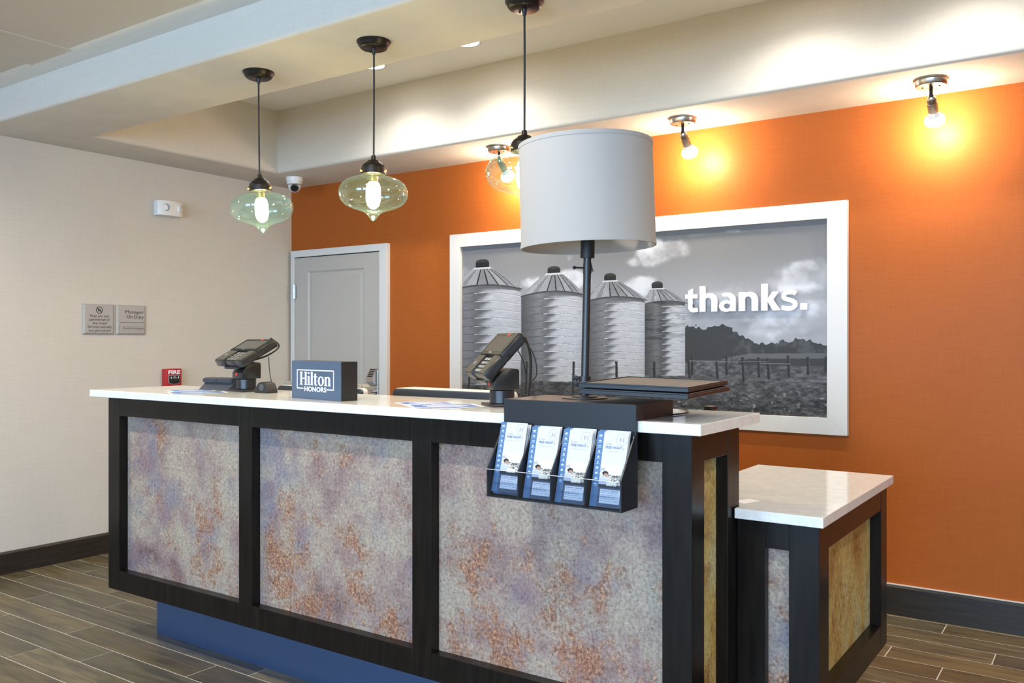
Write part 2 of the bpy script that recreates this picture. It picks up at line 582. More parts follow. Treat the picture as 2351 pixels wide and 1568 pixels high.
# ceiling: lobby slab, dropped beam, soffits and the raised tray
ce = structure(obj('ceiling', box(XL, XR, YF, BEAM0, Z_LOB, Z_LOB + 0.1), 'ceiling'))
def bulge(x0, x1, y0, y1, z0, z1, r, edges):
    """box with chosen long bottom edges rounded (bullnose corner bead)"""
    bm = box(x0, x1, y0, y1, z0, z1)
    sel = []
    for e in bm.edges:
        a, b = e.verts[0].co, e.verts[1].co
        mid = (a + b) / 2
        for kind in edges:
            if kind == 'y0' and abs(mid.y - y0) < 1e-5 and abs(mid.z - z0) < 1e-5: sel.append(e)
            if kind == 'y1' and abs(mid.y - y1) < 1e-5 and abs(mid.z - z0) < 1e-5: sel.append(e)
            if kind == 'x1' and abs(mid.x - x1) < 1e-5 and abs(mid.z - z0) < 1e-5: sel.append(e)
    bmesh.ops.bevel(bm, geom=sel, offset=r, segments=5, profile=0.5, affect='EDGES')
    return bm
obj('beam', bulge(XL, XR, BEAM0, BEAM1, Z_SOF, Z_TRAY + 0.1, 0.02, ('y0',)), 'wallpaper', ce, True)
obj('soffit', bulge(XL, SOFL, BEAM1, YB, Z_SOF, Z_TRAY + 0.1, 0.022, ('x1',)), 'wallpaper', ce, True)
obj('soffit', bulge(SOFL, XR, SOFB, YB, Z_SOF, Z_TRAY + 0.1, 0.022, ('y0',)), 'wallpaper', ce, True)
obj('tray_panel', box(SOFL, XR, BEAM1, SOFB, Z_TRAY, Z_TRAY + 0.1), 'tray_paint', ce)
obj('cove_strip', prism([(BEAM0 - 0.095, Z_LOB + 0.002), (BEAM0 + 0.002, Z_LOB + 0.002), (BEAM0 + 0.002, Z_LOB - 0.030), (BEAM0 - 0.001, Z_LOB - 0.030)], XL, XR), 'wallpaper', ce)
# access hatch in the lobby ceiling
bm = bmesh.new()
hx0, hx1, hy0, hy1 = -4.545, -4.155, 1.925, 2.312
box(hx0, hx1, hy0, hy0 + 0.022, Z_LOB - 0.007, Z_LOB + 0.001, bm=bm); box(hx0, hx1, hy1 - 0.022, hy1, Z_LOB - 0.007, Z_LOB + 0.001, bm=bm)
box(hx0, hx0 + 0.022, hy0 + 0.022, hy1 - 0.022, Z_LOB - 0.007, Z_LOB + 0.001, bm=bm); box(hx1 - 0.022, hx1, hy0 + 0.022, hy1 - 0.022, Z_LOB - 0.007, Z_LOB + 0.001, bm=bm)
hatch = obj('access_hatch', bm, 'ceiling', ce)
obj('hatch_panel', box(hx0 + 0.026, hx1 - 0.026, hy0 + 0.026, hy1 - 0.026, Z_LOB - 0.006, Z_LOB + 0.001), 'ceiling', hatch)

# baseboards
def base_prof(t=0.016, h=0.132):
    return [(0, 0), (t, 0), (t, h - 0.012), (t - 0.005, h), (0, h)]
bm = prism([(XL + a, b) for a, b in base_prof()], YF, YB - 0.016, 'Y'); structure(obj('baseboard_left', bm, 'base_wood'))
for nm, xa, xb in (('baseboard_back', -4.32, XR),):
    bm = prism([(YB - a, b) for a, b in base_prof(0.016, 0.15)], xa, xb, 'X'); bb_ = structure(obj(nm, bm, 'base_wood'))
    obj('caulk_line', box(xa, xb, YB - 0.012, YB, 0.150, 0.154), 'white_paint', bb_)

# door in the orange wall, next to the corner
DX0, DX1, DZ = -5.309, -4.400, 2.030
door = thing('door_1', 'x', 'x'); del door['label']; del door['category']; structure(door)
door.location = ((DX0 + DX1) / 2, YB, 0); D0 = tuple(door.location)
def casing(side):
    w = 0.072 if side != 'L' else 0.040
    if side == 'L': pts = [(DX0 - 0.040, 0), (DX0, 0), (DX0, DZ), (DX0 - 0.040, DZ + 0.052)]
    elif side == 'R': pts = [(DX1, 0), (DX1 + 0.075, 0), (DX1 + 0.075, DZ + 0.052), (DX1, DZ)]
    else: pts = [(DX0 - 0.040, DZ + 0.052), (DX0, DZ), (DX1, DZ), (DX1 + 0.075, DZ + 0.052)]
    return prism([(a - D0[0], b) for a, b in pts], -0.036, 0.0, 'Y', bev=0.002)
for s in 'LRT':
    obj('casing', casing(s), 'white_paint', door)
obj('rebate', box(DX0, DX1, YB - 0.002, YB, 0, DZ, org=D0), 'black_gap', door)
leaf_o = (D0[0], D0[1] - 0.005, 0)
# leaf with a recessed moulded panel
bm = bmesh.new()
lx0, lx1, lz0, lz1 = DX0 + 0.004, DX1 - 0.004, 0.008, DZ - 0.007
px0, px1, pz0, pz1 = -5.160, -4.558, 0.98, 1.915
for (a, b_, c_, d_) in ((lx0, px0, lz0, lz1), (px1, lx1, lz0, lz1), (px0, px1, pz1, lz1), (px0, px1, lz0, pz0)):
    box(a, b_, -0.028, -0.002, c_, d_, bm=bm, org=(D0[0], 0, 0))
leaf = obj('leaf', bm, 'door_paint', door)
bm = bmesh.new()
own = bmesh.new()
def rect_ring(bm, r0, y0, r1, y1):
    a = [bm.verts.new((x - D0[0], y0, z)) for x, z in ((r0[0], r0[2]), (r0[1], r0[2]), (r0[1], r0[3]), (r0[0], r0[3]))]
    b = [bm.verts.new((x - D0[0], y1, z)) for x, z in ((r1[0], r1[2]), (r1[1], r1[2]), (r1[1], r1[3]), (r1[0], r1[3]))]
    for i in range(4):
        j = (i + 1) % 4
        bm.faces.new((a[i], a[j], b[j], b[i]))
    return b
def ins(d): return (px0 + d, px1 - d, pz0 + d, pz1 - d)
rect_ring(own, ins(0), -0.028, ins(0.012), -0.018)
rect_ring(own, ins(0.012), -0.018, ins(0.022), -0.018)
last = rect_ring(own, ins(0.022), -0.018, ins(0.045), -0.024)
own.faces.new(last)
obj('door_panel', own, 'door_paint', leaf)
for hz in (1.76, 1.02, 0.25):
    bm = cyl(0.008, hz - 0.058, hz + 0.058, 12, mat=Matrix.Translation((DX0 - D0[0] + 0.000, -0.043, 0)))
    box(DX0 - D0[0] - 0.002, DX0 - D0[0] + 0.02, -0.040, -0.034, hz - 0.055, hz + 0.055, bm=bm)
    obj('hinge', bm, 'chrome', door)
# keypad lock
LX = -4.452
lk = obj('lock', box(LX - 0.032, LX + 0.040, -0.034, -0.028, 0.955, 1.165, 0.003, org=(D0[0], 0, 0)), 'chrome', door)
bm = prism([(-0.034, 1.172), (-0.044, 1.172), (-0.085, 1.105), (-0.085, 1.078), (-0.046, 1.045), (-0.034, 1.045)], LX - D0[0] - 0.032, LX - D0[0] + 0.034, 'X')
obj('keypad_housing', bm, 'chrome', lk)
for r_ in range(5):
    for c_ in range(3):
        t = (r_ + 0.6) / 5.6
        yy, zz = -0.044 - 0.041 * t - 0.001, 1.172 - 0.067 * t
        bm = box(-0.0065, 0.0065, -0.003, 0.002, -0.0032, 0.0032)
        obj('key', bm, 'ink', lk, loc=(LX - D0[0] - 0.016 + c_ * 0.0165, yy, zz), rot=(R(32), 0, 0))
RX90 = Matrix.Rotation(R(90), 4, 'X')
bm = cyl(0.024, 0, 0.012, 24, mat=Matrix.Translation((LX - D0[0] + 0.004, -0.034, 1.005)) @ RX90)
cyl(0.011, 0.012, 0.06, 20, bm=bm, mat=Matrix.Translation((LX - D0[0] + 0.004, -0.034, 1.005)) @ RX90)
tube([(LX - D0[0] + 0.004, -0.085, 1.005), (LX - D0[0] - 0.085, -0.085, 1.005)], 0.009, 10, bm=bm)
obj('lever_handle', bm, 'chrome', lk, True)
obj('tag', box(LX - 0.006, LX + 0.030, -0.036, -0.034, 0.92, 0.958, org=(D0[0], 0, 0)), 'yellow_tag', lk)

# ------------------------------------------------------------------ reception desk
FY, RY = 2.29, 2.664           # front and rear faces
FX0, FX1 = -3.888, -0.973
ZB, ZT = 0.2145, 1.110
REC = 0.042
O = ((FX0 + FX1) / 2, 2.48, 0.0)
desk = thing('reception_desk', 'long reception desk with dark wood frame and three mottled weathered metal-look front panels', 'desk', O)
ST = [(-3.888, -3.797), (-2.938, -2.857), (-2.005, -1.919), (-1.063, -0.973)]
FR = 0.045
obj('carcass', box(FX0 + 0.004, FX1 - FR, FY + FR + 0.004, RY - 0.002, ZB + 0.004, ZT - 0.002, org=O), 'wood', desk)
for a, b_ in ST:
    if b_ == FX1:
        obj('stile', box(a, b_, FY, FY + 0.091, ZB, ZT, 0.0015, org=O), 'wood', desk)
    else:
        obj('stile', box(a, b_, FY, FY + FR, ZB, ZT, 0.0015, org=O), 'wood', desk)
for (a0, a1), (b0, b1) in zip(ST, ST[1:]):
    obj('rail', box(a1, b0, FY + 0.0006, FY + FR, 1.025, ZT, 0.0012, org=O), 'wood', desk)
    obj('rail', box(a1, b0, FY + 0.0006, FY + FR, ZB, 0.305, 0.0012, org=O), 'wood', desk)
    obj('panel', box(a1, b0, FY + REC, FY + FR + 0.003, 0.305, 1.025, org=O), 'rust', desk)
# right-hand end of the desk
obj('stile', box(FX1 - FR, FX1, 2.566, RY, ZB, ZT, 0.0015, org=O), 'wood', desk)
obj('rail', box(FX1 - FR, FX1 - 0.0006, FY + 0.091, 2.566, 1.025, ZT, 0.0012, org=O), 'wood', desk)
obj('rail', box(FX1 - FR, FX1 - 0.0006, FY + 0.091, 2.566, ZB, 0.305, 0.0012, org=O), 'wood', desk)
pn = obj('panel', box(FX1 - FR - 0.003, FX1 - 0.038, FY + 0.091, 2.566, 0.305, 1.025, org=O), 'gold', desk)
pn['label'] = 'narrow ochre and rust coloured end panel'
# recessed plinth, two lengths butted together
for a, b_ in ((-3.702, -3.340), (-3.3393, -1.12)):
    obj('plinth_board', box(a, b_, 2.42, 2.435, 0.0, ZB + 0.002, 0.0008, org=O), 'toe', desk)
obj('plinth', box(-3.700, -1.12, 2.436, 2.60, 0.0, ZB + 0.002, org=O), 'wood', desk)

top = tag(obj('countertop', box(-3.98, -0.93, 2.25, 2.735, 1.1105, 1.143, 0.0025, 2, org=(-2.455, 2.49, 1.1105)), 'quartz', None, False, (-2.455, 2.49, 1.1105)),
          'long white speckled quartz countertop on the tall reception desk', 'countertop')

# ------------------------------------------------------------------ lower return unit
LX0, LX1, LY0, LY1 = -1.20, -0.72, 2.640, 3.568
LT = 0.8235
O2 = (-0.85, 3.10, 0.0)
low = thing('side_cabinet', 'lower dark wood return unit with one narrow mottled panel and a large ochre side panel', 'cabinet', O2)
obj('carcass', box(FX1 + 0.004, LX1 - FR - 0.004, LY0 + FR + 0.004, LY1 - 0.002, ZB + 0.004, LT - 0.002, org=O2), 'wood', low)
obj('carcass', box(LX0, FX1 + 0.003, RY + 0.004, LY1 - 0.002, ZB + 0.004, LT - 0.002, org=O2), 'wood', low)
obj('stile', box(FX1 + 0.003, -0.882, LY0, LY0 + FR, ZB, LT, 0.0015, org=O2), 'wood', low)
obj('stile', box(-0.810, LX1, LY0, LY0 + 0.105, ZB, LT, 0.0015, org=O2), 'wood', low)
obj('rail', box(-0.882, -0.810, LY0 + 0.0006, LY0 + FR, 0.738, LT, 0.0012, org=O2), 'wood', low)
obj('rail', box(-0.882, -0.810, LY0 + 0.0006, LY0 + FR, ZB, 0.305, 0.0012, org=O2), 'wood', low)
obj('panel', box(-0.882, -0.810, LY0 + 0.030, LY0 + FR + 0.003, 0.305, 0.738, org=O2), 'rust', low)
obj('stile', box(LX1 - FR, LX1, 3.470, LY1, ZB, LT, 0.0015, org=O2), 'wood', low)
obj('rail', box(LX1 - FR, LX1 - 0.0006, LY0 + 0.105, 3.470, 0.738, LT, 0.0012, org=O2), 'wood', low)
obj('rail', box(LX1 - FR, LX1 - 0.0006, LY0 + 0.105, 3.470, ZB, 0.305, 0.0012, org=O2), 'wood', low)
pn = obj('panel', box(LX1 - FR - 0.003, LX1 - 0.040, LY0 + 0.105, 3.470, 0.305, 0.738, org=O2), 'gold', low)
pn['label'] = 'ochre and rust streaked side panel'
obj('plinth', box(-1.10, -0.84, 2.76, 3.45, 0, ZB + 0.002, org=O2), 'toe', low)
# L-shaped slab hugging the end of the tall desk
bm = prism([(-0.968, 2.608), (-0.70, 2.608), (-0.70, 3.59), (-1.230, 3.59), (-1.230, 2.668), (-0.968, 2.668)], 0.8235, 0.855, 'Z', bev=0.002)
for v in bm.verts:
    v.co -= Vector((-0.95, 3.1, 0.8235))
tag(obj('countertop', bm, 'quartz', None, False, (-0.95, 3.1, 0.8235)), 'shorter white speckled quartz slab on the lower return unit by the orange wall', 'countertop')

# staff desk hidden behind the counter carries the screens
wd = thing('work_desk', 'low staff desk behind the tall reception counter, under the monitors', 'desk', (-2.6, 3.05, 0))
OW = (-2.6, 3.05, 0)
obj('desk_top', box(-3.88, -1.26, 2.68, 3.50, 0.73, 0.76, 0.002, org=OW), 'mon_grey', wd)
for xx in (-3.86, -2.60, -1.32):
    obj('leg_panel', box(xx, xx + 0.03, 2.74, 3.46, 0, 0.73, org=OW), 'wood', wd)

# ------------------------------------------------------------------ computer monitors on the staff desk
def monitor(x0, x1, y, ztop, label, case, rotz=0.0, back='mon_back', depth=0.10, curve=0.0):
    cx_ = (x0 + x1) / 2; w = x1 - x0; zb = ztop - 0.36
    t = thing('monitor', label, 'monitor', (cx_, y, 0.76), (0, 0, rotz), 'monitors behind the counter')
    zt, z0 = ztop - 0.76, zb - 0.76
    def rr(w2, za, zc, r, n=6):
        pts = []
        for (sx, sz, a0) in ((1, 1, 0), (-1, 1, 90), (-1, -1, 180), (1, -1, 270)):
            cxx = sx * (w2 - r); czz = (zc - r) if sz > 0 else (za + r)
            for i in range(n + 1):
                a = R(a0 + 90 * i / n)
                pts.append((cxx + r * math.cos(a), czz + r * math.sin(a)))
        return pts
    obj('case', prism(rr(w / 2, z0, zt, 0.022), 0.0, depth, 'Y', bev=0.003), case, t, True)
    obj('rear_shell', prism(rr(w / 2 - 0.008, z0 + 0.01, zt - 0.002, 0.02), -0.016, 0.0, 'Y', bev=0.004), back, t, True)
    obj('screen', box(-w / 2 + 0.02, w / 2 - 0.02, depth, depth + 0.003, z0 + 0.02, zt - 0.02), 'screen', t)
    obj('stand', box(-0.035, 0.035, 0.01, 0.05, 0.012, z0 + 0.02, 0.003), 'black_matt', t)
    obj('foot', cyl(0.11, 0.0, 0.012, 32, bev=0.003), 'black_matt', t)
    return t
monitor(-3.447, -2.853, 2.93, 1.153, 'dark-backed monitor with pale rim half hidden behind the blue sign block', 'mon_white', 0.0, depth=0.022)
monitor(-3.82, -3.20, 3.28, 1.146, 'grey monitor standing behind the one with the pale rim', 'mon_grey', 0.0, 'mon_grey', 0.05)
monitor(-2.62, -2.02, 2.86, 1.166, 'dark-backed monitor with wide white top between the sign block and the right-hand terminal', 'mon_white', R(-2), depth=0.11)

# ------------------------------------------------------------------ card terminals
def terminal(base, head_c, yaw, pitch, label, cables):
    bx, by = base
    t = thing('card_terminal', label, 'card terminal', (bx, by, 1.143), (0, 0, 0), 'card terminals on the counter')
    rz = Matrix.Rotation(yaw, 4, 'Z')
    obj('base_plate', box(-0.068, 0.068, -0.058, 0.058, 0, 0.010, 0.004, mat=rz), 'black_plastic', t, True)
    obj('column', cyl(0.044, 0.010, 0.056, 40, bev=0.002), 'black_plastic', t, True)
    # neck with rounded upper rear
    prof = [(-0.045, 0.058), (0.050, 0.058), (0.050, 0.125), (0.045, 0.131), (0.020, 0.134), (-0.015, 0.122), (-0.035, 0.100), (-0.045, 0.085)]
    nk = obj('neck', prism(prof, -0.045, 0.045, 'X', mat=rz, bev=0.003), 'black_plastic', t, True)
    bm = lathe([(0, 0.0012), (0.012, 0.0), ], 24)
    for v in bm.verts:
        v.co.y *= 0.55
    lg = obj('logo', bm, 'red_logo', nk)
    lg.matrix_local = rz @ Matrix.Translation((-0.004, -0.0465, 0.078)) @ Matrix.Rotation(R(90), 4, 'X')
    # head
    h = bmesh.new()
    w, l, th = 0.246, 0.194, 0.037
    box(-w / 2, w / 2, -0.010, l / 2, -th, 0, 0.005, bm=h)
    box(-w / 2, -0.040, -l / 2, -0.010, -th, -0.002, 0.004, bm=h)
    box(0.062, w / 2, -l / 2, -0.010, -th, -0.002, 0.004, bm=h)
    box(-0.040, 0.062, -l / 2 + 0.004, -0.010, -th, -0.008, 0.002, bm=h)
    box(-0.06, 0.06, -l / 2 - 0.004, l / 2 - 0.03, -th - 0.010, -th, 0.003, bm=h)
    hd = obj('head', h, 'black_plastic', t, True)
    hd.location = (head_c[0] - bx, head_c[1] - by, head_c[2] - 1.143)
    hd.rotation_euler = (pitch, 0, yaw)
    obj('keypad_plate', box(-w / 2 + 0.006, -0.042, -l / 2 + 0.005, -0.012, -0.002, 0.0002), 'khaki_plastic', hd)
    obj('keypad_plate', box(0.064, w / 2 - 0.006, -l / 2 + 0.005, -0.012, -0.002, 0.0002), 'khaki_plastic', hd)
    obj('bezel', box(-w / 2 + 0.004, w / 2 - 0.004, -0.008, l / 2 - 0.004, 0, 0.0015, 0.0005, 1), 'black_matt', hd)
    obj('screen', box(-0.096, 0.096, 0.005, l / 2 - 0.020, 0.0015, 0.0022), 'screen', hd)
    bm = lathe([(0, 0.0008), (0.013, 0.0)], 20)
    for v in bm.verts:
        v.co.y *= 0.45
    obj('logo', bm, 'red_logo', hd, loc=(0.030, l / 2 - 0.012, 0.0022))
    obj('maker_mark', box(-0.024, 0.004, -0.001, 0.003, 0.0015, 0.0019), 'sign_silver', hd)
    km = None
    for r_ in range(4):
        for c_ in range(3):
            if km is None:
                k = obj('key', box(-0.0095, 0.0095, -0.006, 0.006, 0, 0.004, 0.0015, 1), 'key_grey', hd)
                km = k.data
            else:
                k = bpy.data.objects.new('key', km); COL.objects.link(k); k.parent = hd
            k.location = (-0.017 + c_ * 0.028, -0.078 + r_ * 0.0175, -0.008)
    bm = lathe([(0.009, 0.0), (0.010, 0.0), (0.010, 0.0006), (0.009, 0.0006), (0.009, 0.0)], 24)
    for k in range(3):
        tube([(-0.005 + 0.003 * k, -0.003 - 0.001 * k, 0.0005), (-0.004 + 0.003 * k, 0, 0.0005), (-0.005 + 0.003 * k, 0.003 + 0.001 * k, 0.0005)], 0.0004, 5, bm=bm)
    obj('contactless_symbol', bm, 'sign_silver', hd, loc=(-0.086, -0.050, 0.0002))
    # side grille of little squares
    for i_ in range(2):
        obj('side_vent', box(w / 2, w / 2 + 0.0012, -0.07 + 0.085 * i_, 0.005 + 0.08 * i_, -0.029, -0.010), 'black_matt', hd)
    for pts, rad in cables:
        bm = tube([(p[0] - bx, p[1] - by, p[2] - 1.143) for p in pts], rad, 8, smooth_n=3)
        obj('cable', bm, 'black_matt', t, True)
    return t
terminal((-3.27, 2.590), (-3.277, 2.585, 1.334), R(-9.8), R(29), 'card terminal left of the blue sign block, tilted flat, screen towards the lobby',
         [([(-3.20, 2.67, 1.385), (-3.19, 2.73, 1.35), (-3.20, 2.66, 1.305), (-3.24, 2.61, 1.285)], 0.004), ([(-3.175, 2.64, 1.30), (-3.175, 2.645, 1.22), (-3.165, 2.66, 1.15), (-3.17, 2.715, 1.147)], 0.0018)])
terminal((-1.780, 2.512), (-1.806, 2.483, 1.331), R(-36.8), R(46.8), 'card terminal standing in front of the grain silo picture, tilted steeply',
         [([(-1.735, 2.585, 1.388), (-1.725, 2.615, 1.33), (-1.735, 2.625, 1.22), (-1.755, 2.64, 1.149)], 0.005), ([(-1.735, 2.585, 1.375), (-1.705, 2.61, 1.32), (-1.70, 2.62, 1.25), (-1.725, 2.625, 1.23)], 0.0022), ([(-1.765, 2.57, 1.355), (-1.745, 2.60, 1.30), (-1.740, 2.61, 1.22)], 0.002)])

# low stand with two pads, and tape dispenser, beside the left terminal
st = thing('document_stand', 'low black sloping stand with two grey pads behind the blue sticker', 'stand', (-3.412, 2.60, 1.143))
bm = prism([(-0.050, 0), (0.040, 0), (0.035, 0.054), (0.025, 0.058), (-0.012, 0.056), (-0.026, 0.050), (-0.028, 0.036), (-0.016, 0.030)], -0.155, 0.058, 'X', bev=0.002)
obj('body', bm, 'dark_grey', st)
for k in range(2):
    obj('pad', box(-0.150 + 0.105 * k, -0.051 + 0.105 * k, -0.031, -0.022, 0.035, 0.052, 0.002), 'mon_back', st)
td = thing('tape_dispenser', 'small black rounded tape dispenser next to the left card terminal', 'dispenser', (-3.098, 2.555, 1.143))
pts = [(-0.040, 0), (0.056, 0), (0.048, 0.024), (0.036, 0.044), (0.012, 0.050), (-0.012, 0.045), (-0.026, 0.028), (-0.040, 0.019)]
obj('shell', prism(pts, -0.028, 0.028, 'Y', bev=0.005), 'black_matt', td, True)
obj('roll', cyl(0.015, -0.0285, 0.0285, 28, mat=Matrix.Translation((0.010, 0, 0.025)) @ RX90), 'dark_grey', td)

# ------------------------------------------------------------------ hexagonal floor-style stickers on the quartz
def sticker(x, y, r, rot, label, z=1.1432, lines=True):
    t = thing('sticker', label, 'sticker', (x, y, z), (0, 0, rot), 'blue hexagonal stickers on the countertop')
    hexa = lambda q: [(q * math.cos(R(60 * k)), 0.86 * q * math.sin(R(60 * k))) for k in range(6)]
    obj('backing', prism(hexa(r), 0.0, 0.0004, 'Z'), 'paper', t)
    obj('print', prism(hexa(r * 0.88), 0.0004, 0.0006, 'Z'), 'blue_sticker', t)
    if lines:
        for k, s in enumerate((0.7, 0.9, 0.8, 0.5)):
            obj('printed_line', box(-r * 0.62 * s, r * 0.62 * s, r * (0.30 - 0.22 * k), r * (0.38 - 0.22 * k), 0.0006, 0.0007), 'white_print', t)
    return t
sticker(-3.51, 2.470, 0.115, R(35), 'blue hexagonal sticker at far left, half under the nearer one')
sticker(-3.345, 2.385, 0.145, R(30), 'blue hexagonal sticker nearest the left end of the counter', 1.1440)
sticker(-2.085, 2.455, 0.118, R(25), 'blue hexagonal sticker behind the one before the right-hand terminal')
sticker(-1.935, 2.380, 0.150, R(20), 'blue hexagonal sticker just in front of the right-hand card terminal', 1.1440)

# ------------------------------------------------------------------ block sign
sg = thing('block_sign', 'slate blue block sign with white framed lettering on the counter', 'sign', (-2.567, 2.407, 1.143), (0, 0, R(-9)))
obj('block', box(-0.167, 0.167, -0.036, 0.040, 0, 0.150, 0.001, 1), 'black_plastic', sg)
obj('face', box(-0.167, 0.167, -0.040, -0.036, 0, 0.150, 0.0006, 1), 'sign_blue', sg)
obj('cord_hole', cyl(0.006, 0.1671, 0.168, 16, mat=Matrix.Translation((0, 0.003, 0.028)) @ Matrix.Rotation(R(90), 4, 'Y')), 'black_gap', sg)
FACE = lambda x, z: Matrix.Translation((x, -0.0402, z)) @ WALL_B
# border with a gap at the bottom
bm = bmesh.new()
bw = 0.0042
bx0, bx1, bz0, bz1 = -0.128, 0.126, 0.039, 0.116
for (a, b_, c_, d_) in ((bx0, bx1, bz1 - bw, bz1), (bx0, bx0 + bw, bz0, bz1 - bw), (bx1 - bw, bx1, bz0, bz1 - bw), (bx0 + bw, -0.083, bz0, bz0 + bw), (0.078, bx1 - bw, bz0, bz0 + bw)):
    box(a, b_, -0.0410, -0.0399, c_, d_, bm=bm)
obj('border', bm, 'white_print', sg)
# serif word, letter by letter
def serif_word():
    """letters as lists of 2-D polygons, unit cap height"""
    L = {}
    rect = lambda a, b, c, d: [(a, c), (b, c), (b, d), (a, d)]
    def ring(cx, cy, rx, ry, ix, iy, n=28):
        out = []
        for i in range(n):
            a0, a1 = 2 * math.pi * i / n, 2 * math.pi * (i + 1) / n
            out.append([(cx + rx * math.cos(a0), cy + ry * math.sin(a0)), (cx + rx * math.cos(a1), cy + ry * math.sin(a1)),
                        (cx + ix * math.cos(a1), cy + iy * math.sin(a1)), (cx + ix * math.cos(a0), cy + iy * math.sin(a0))])
        return out
    s = 0.15
    L['H'] = ([rect(0.05, 0.05 + s, 0, 1), rect(0.47, 0.47 + s, 0, 1), rect(0.05 + s, 0.47, 0.46, 0.54)] +
              [rect(a, a + 0.25, z, z + 0.06) for a in (0.0, 0.42) for z in (0, 0.94)], 0.70)
    dot = [[(0.125 + 0.075 * math.cos(2 * math.pi * i / 16), 0.90 + 0.075 * math.sin(2 * math.pi * i / 16)) for i in range(16)]]
    L['i'] = ([rect(0.05, 0.05 + s, 0, 0.68), rect(0.0, 0.25, 0, 0.055), [(0.0, 0.63), (0.05, 0.63), (0.05, 0.68)]] + dot, 0.29)
    L['l'] = ([rect(0.05, 0.05 + s, 0, 1.02), rect(0.0, 0.25, 0, 0.055), [(0.0, 0.97), (0.05, 0.97), (0.05, 1.02)]], 0.29)
    L['t'] = ([rect(0.08, 0.08 + s, 0.1, 0.88), rect(0.0, 0.36, 0.61, 0.68), [(0.08, 0.12), (0.23, 0.12), (0.26, 0.06), (0.37, 0.08), (0.35, 0.02), (0.22, -0.02), (0.12, 0.02)]], 0.40)
    L['o'] = (ring(0.27, 0.34, 0.27, 0.36, 0.125, 0.30), 0.58)
    arch = []
    n = 12
    for i in range(n):
        a0, a1 = math.pi * i / n, math.pi * (i + 1) / n
        arch.append([(0.335 + 0.185 * math.cos(a0), 0.46 + 0.24 * math.sin(a0)), (0.335 + 0.185 * math.cos(a1), 0.46 + 0.24 * math.sin(a1)),
                     (0.285 + 0.085 * math.cos(a1), 0.44 + 0.17 * math.sin(a1)), (0.285 + 0.085 * math.cos(a0), 0.44 + 0.17 * math.sin(a0))])
    L['n'] = ([rect(0.05, 0.05 + s, 0, 0.68), rect(0.0, 0.25, 0, 0.055), rect(0.37, 0.37 + s, 0, 0.46), rect(0.32, 0.57, 0, 0.055), [(0.0, 0.63), (0.05, 0.63), (0.05, 0.68)]] + arch, 0.58)
    return L
LT_ = serif_word()
word = 'Hilton'
adv = sum(LT_[c][1] for c in word)
cap = 0.052
xk = 0.212 / (adv * cap)
xcur = -0.106
for ch in word:
    polys, wd_ = LT_[ch]
    bm = bmesh.new()
    for p in polys:
        prism([(x * cap * xk, z * cap) for x, z in p], -0.0411, -0.0400, 'Y', bm=bm)
    obj('letter', bm, 'white_print', sg, loc=(xcur, 0, 0.055))
    xcur += wd_ * cap * xk
bm = text_bm('HONORS', 0.026, 0.0005, 'CENTER', 0.0006, 1.05, 0.150)
bmesh.ops.transform(bm, matrix=FACE(0, 0.031), verts=bm.verts)
obj('lettering', bm, 'white_print', sg)

# ------------------------------------------------------------------ leaflet holder with box top
HX0, HX1 = -1.578, -1.118
OH = (-1.348, 2.36, 1.143)
hold = thing('leaflet_holder', 'black leatherette box hooked over the counter edge with four leaflet pockets', 'leaflet holder', OH)
bm = box(HX0, HX1, 2.2476, 2.487, 1.143, 1.190, org=OH)
obj('box_top', bm, 'leather', hold)
obj('apron', box(HX0, HX1, 2.2365, 2.2475, 0.897, 1.190, 0.001, 1, org=OH), 'leather', hold)
side = [(2.2365, 0.897), (2.2365, 1.102), (2.228, 1.102), (2.146, 0.985), (2.146, 0.897)]
def sidep(x, t):
    return prism([(a - OH[1], b - OH[2]) for a, b in side], x - OH[0], x + t - OH[0], 'X')
obj('side_panel', sidep(HX0, 0.005), 'leather', hold)
obj('side_panel', sidep(HX1 - 0.005, 0.005), 'leather', hold)
PK = (HX1 - HX0 - 0.005) / 4
for k in (1, 2, 3):
    obj('divider', sidep(HX0 + PK * k, 0.004), 'leather', hold)
obj('tray_floor', box(HX0 + 0.005, HX1 - 0.005, 2.146, 2.236, 0.897, 0.902, org=OH), 'leather', hold)
fp = obj('front_panel', box(HX0 + 0.002, HX1 - 0.008, 2.1425, 2.1455, 0.899, 0.981, org=OH), 'acrylic', hold)
fp['label'] = 'clear acrylic front strip'
obj('front_edge', box(HX0 + 0.002, HX1 - 0.008, 2.1424, 2.1456, 0.981, 0.9822, org=OH), 'mon_white', fp)  # pale strip painting the highlight on the acrylic's upper edge
obj('front_edge', box(HX0 + 0.002, HX1 - 0.008, 2.1424, 2.1456, 0.8978, 0.899, org=OH), 'dark_grey', fp)

# ------------------------------------------------------------------ printed images as coloured grids
def srgb2lin(c):
    c = np.clip(c, 0, 1)
    return np.where(c <= 0.04045, c / 12.92, ((c + 0.055) / 1.055) ** 2.4)

def vnoise(rng, x, y, freq):
    n = 64
    g = rng.random((n, n))
    fx, fy = x * freq, y * freq
    ix, iy = np.floor(fx).astype(int), np.floor(fy).astype(int)
    tx, ty = fx - ix, fy - iy
    tx, ty = tx * tx * (3 - 2 * tx), ty * ty * (3 - 2 * ty)
    a, b = g[iy % n, ix % n], g[iy % n, (ix + 1) % n]
    c, d = g[(iy + 1) % n, ix % n], g[(iy + 1) % n, (ix + 1) % n]
    return (a * (1 - tx) + b * tx) * (1 - ty) + (c * (1 - tx) + d * tx) * ty

def fbm(rng, x, y, freq, octs=5, gain=0.55):
    out = np.zeros_like(x); amp = 1.0; tot = 0.0
    for _ in range(octs):
        out += amp * vnoise(rng, x, y, freq); tot += amp
        amp *= gain; freq *= 2.03
    return out / tot

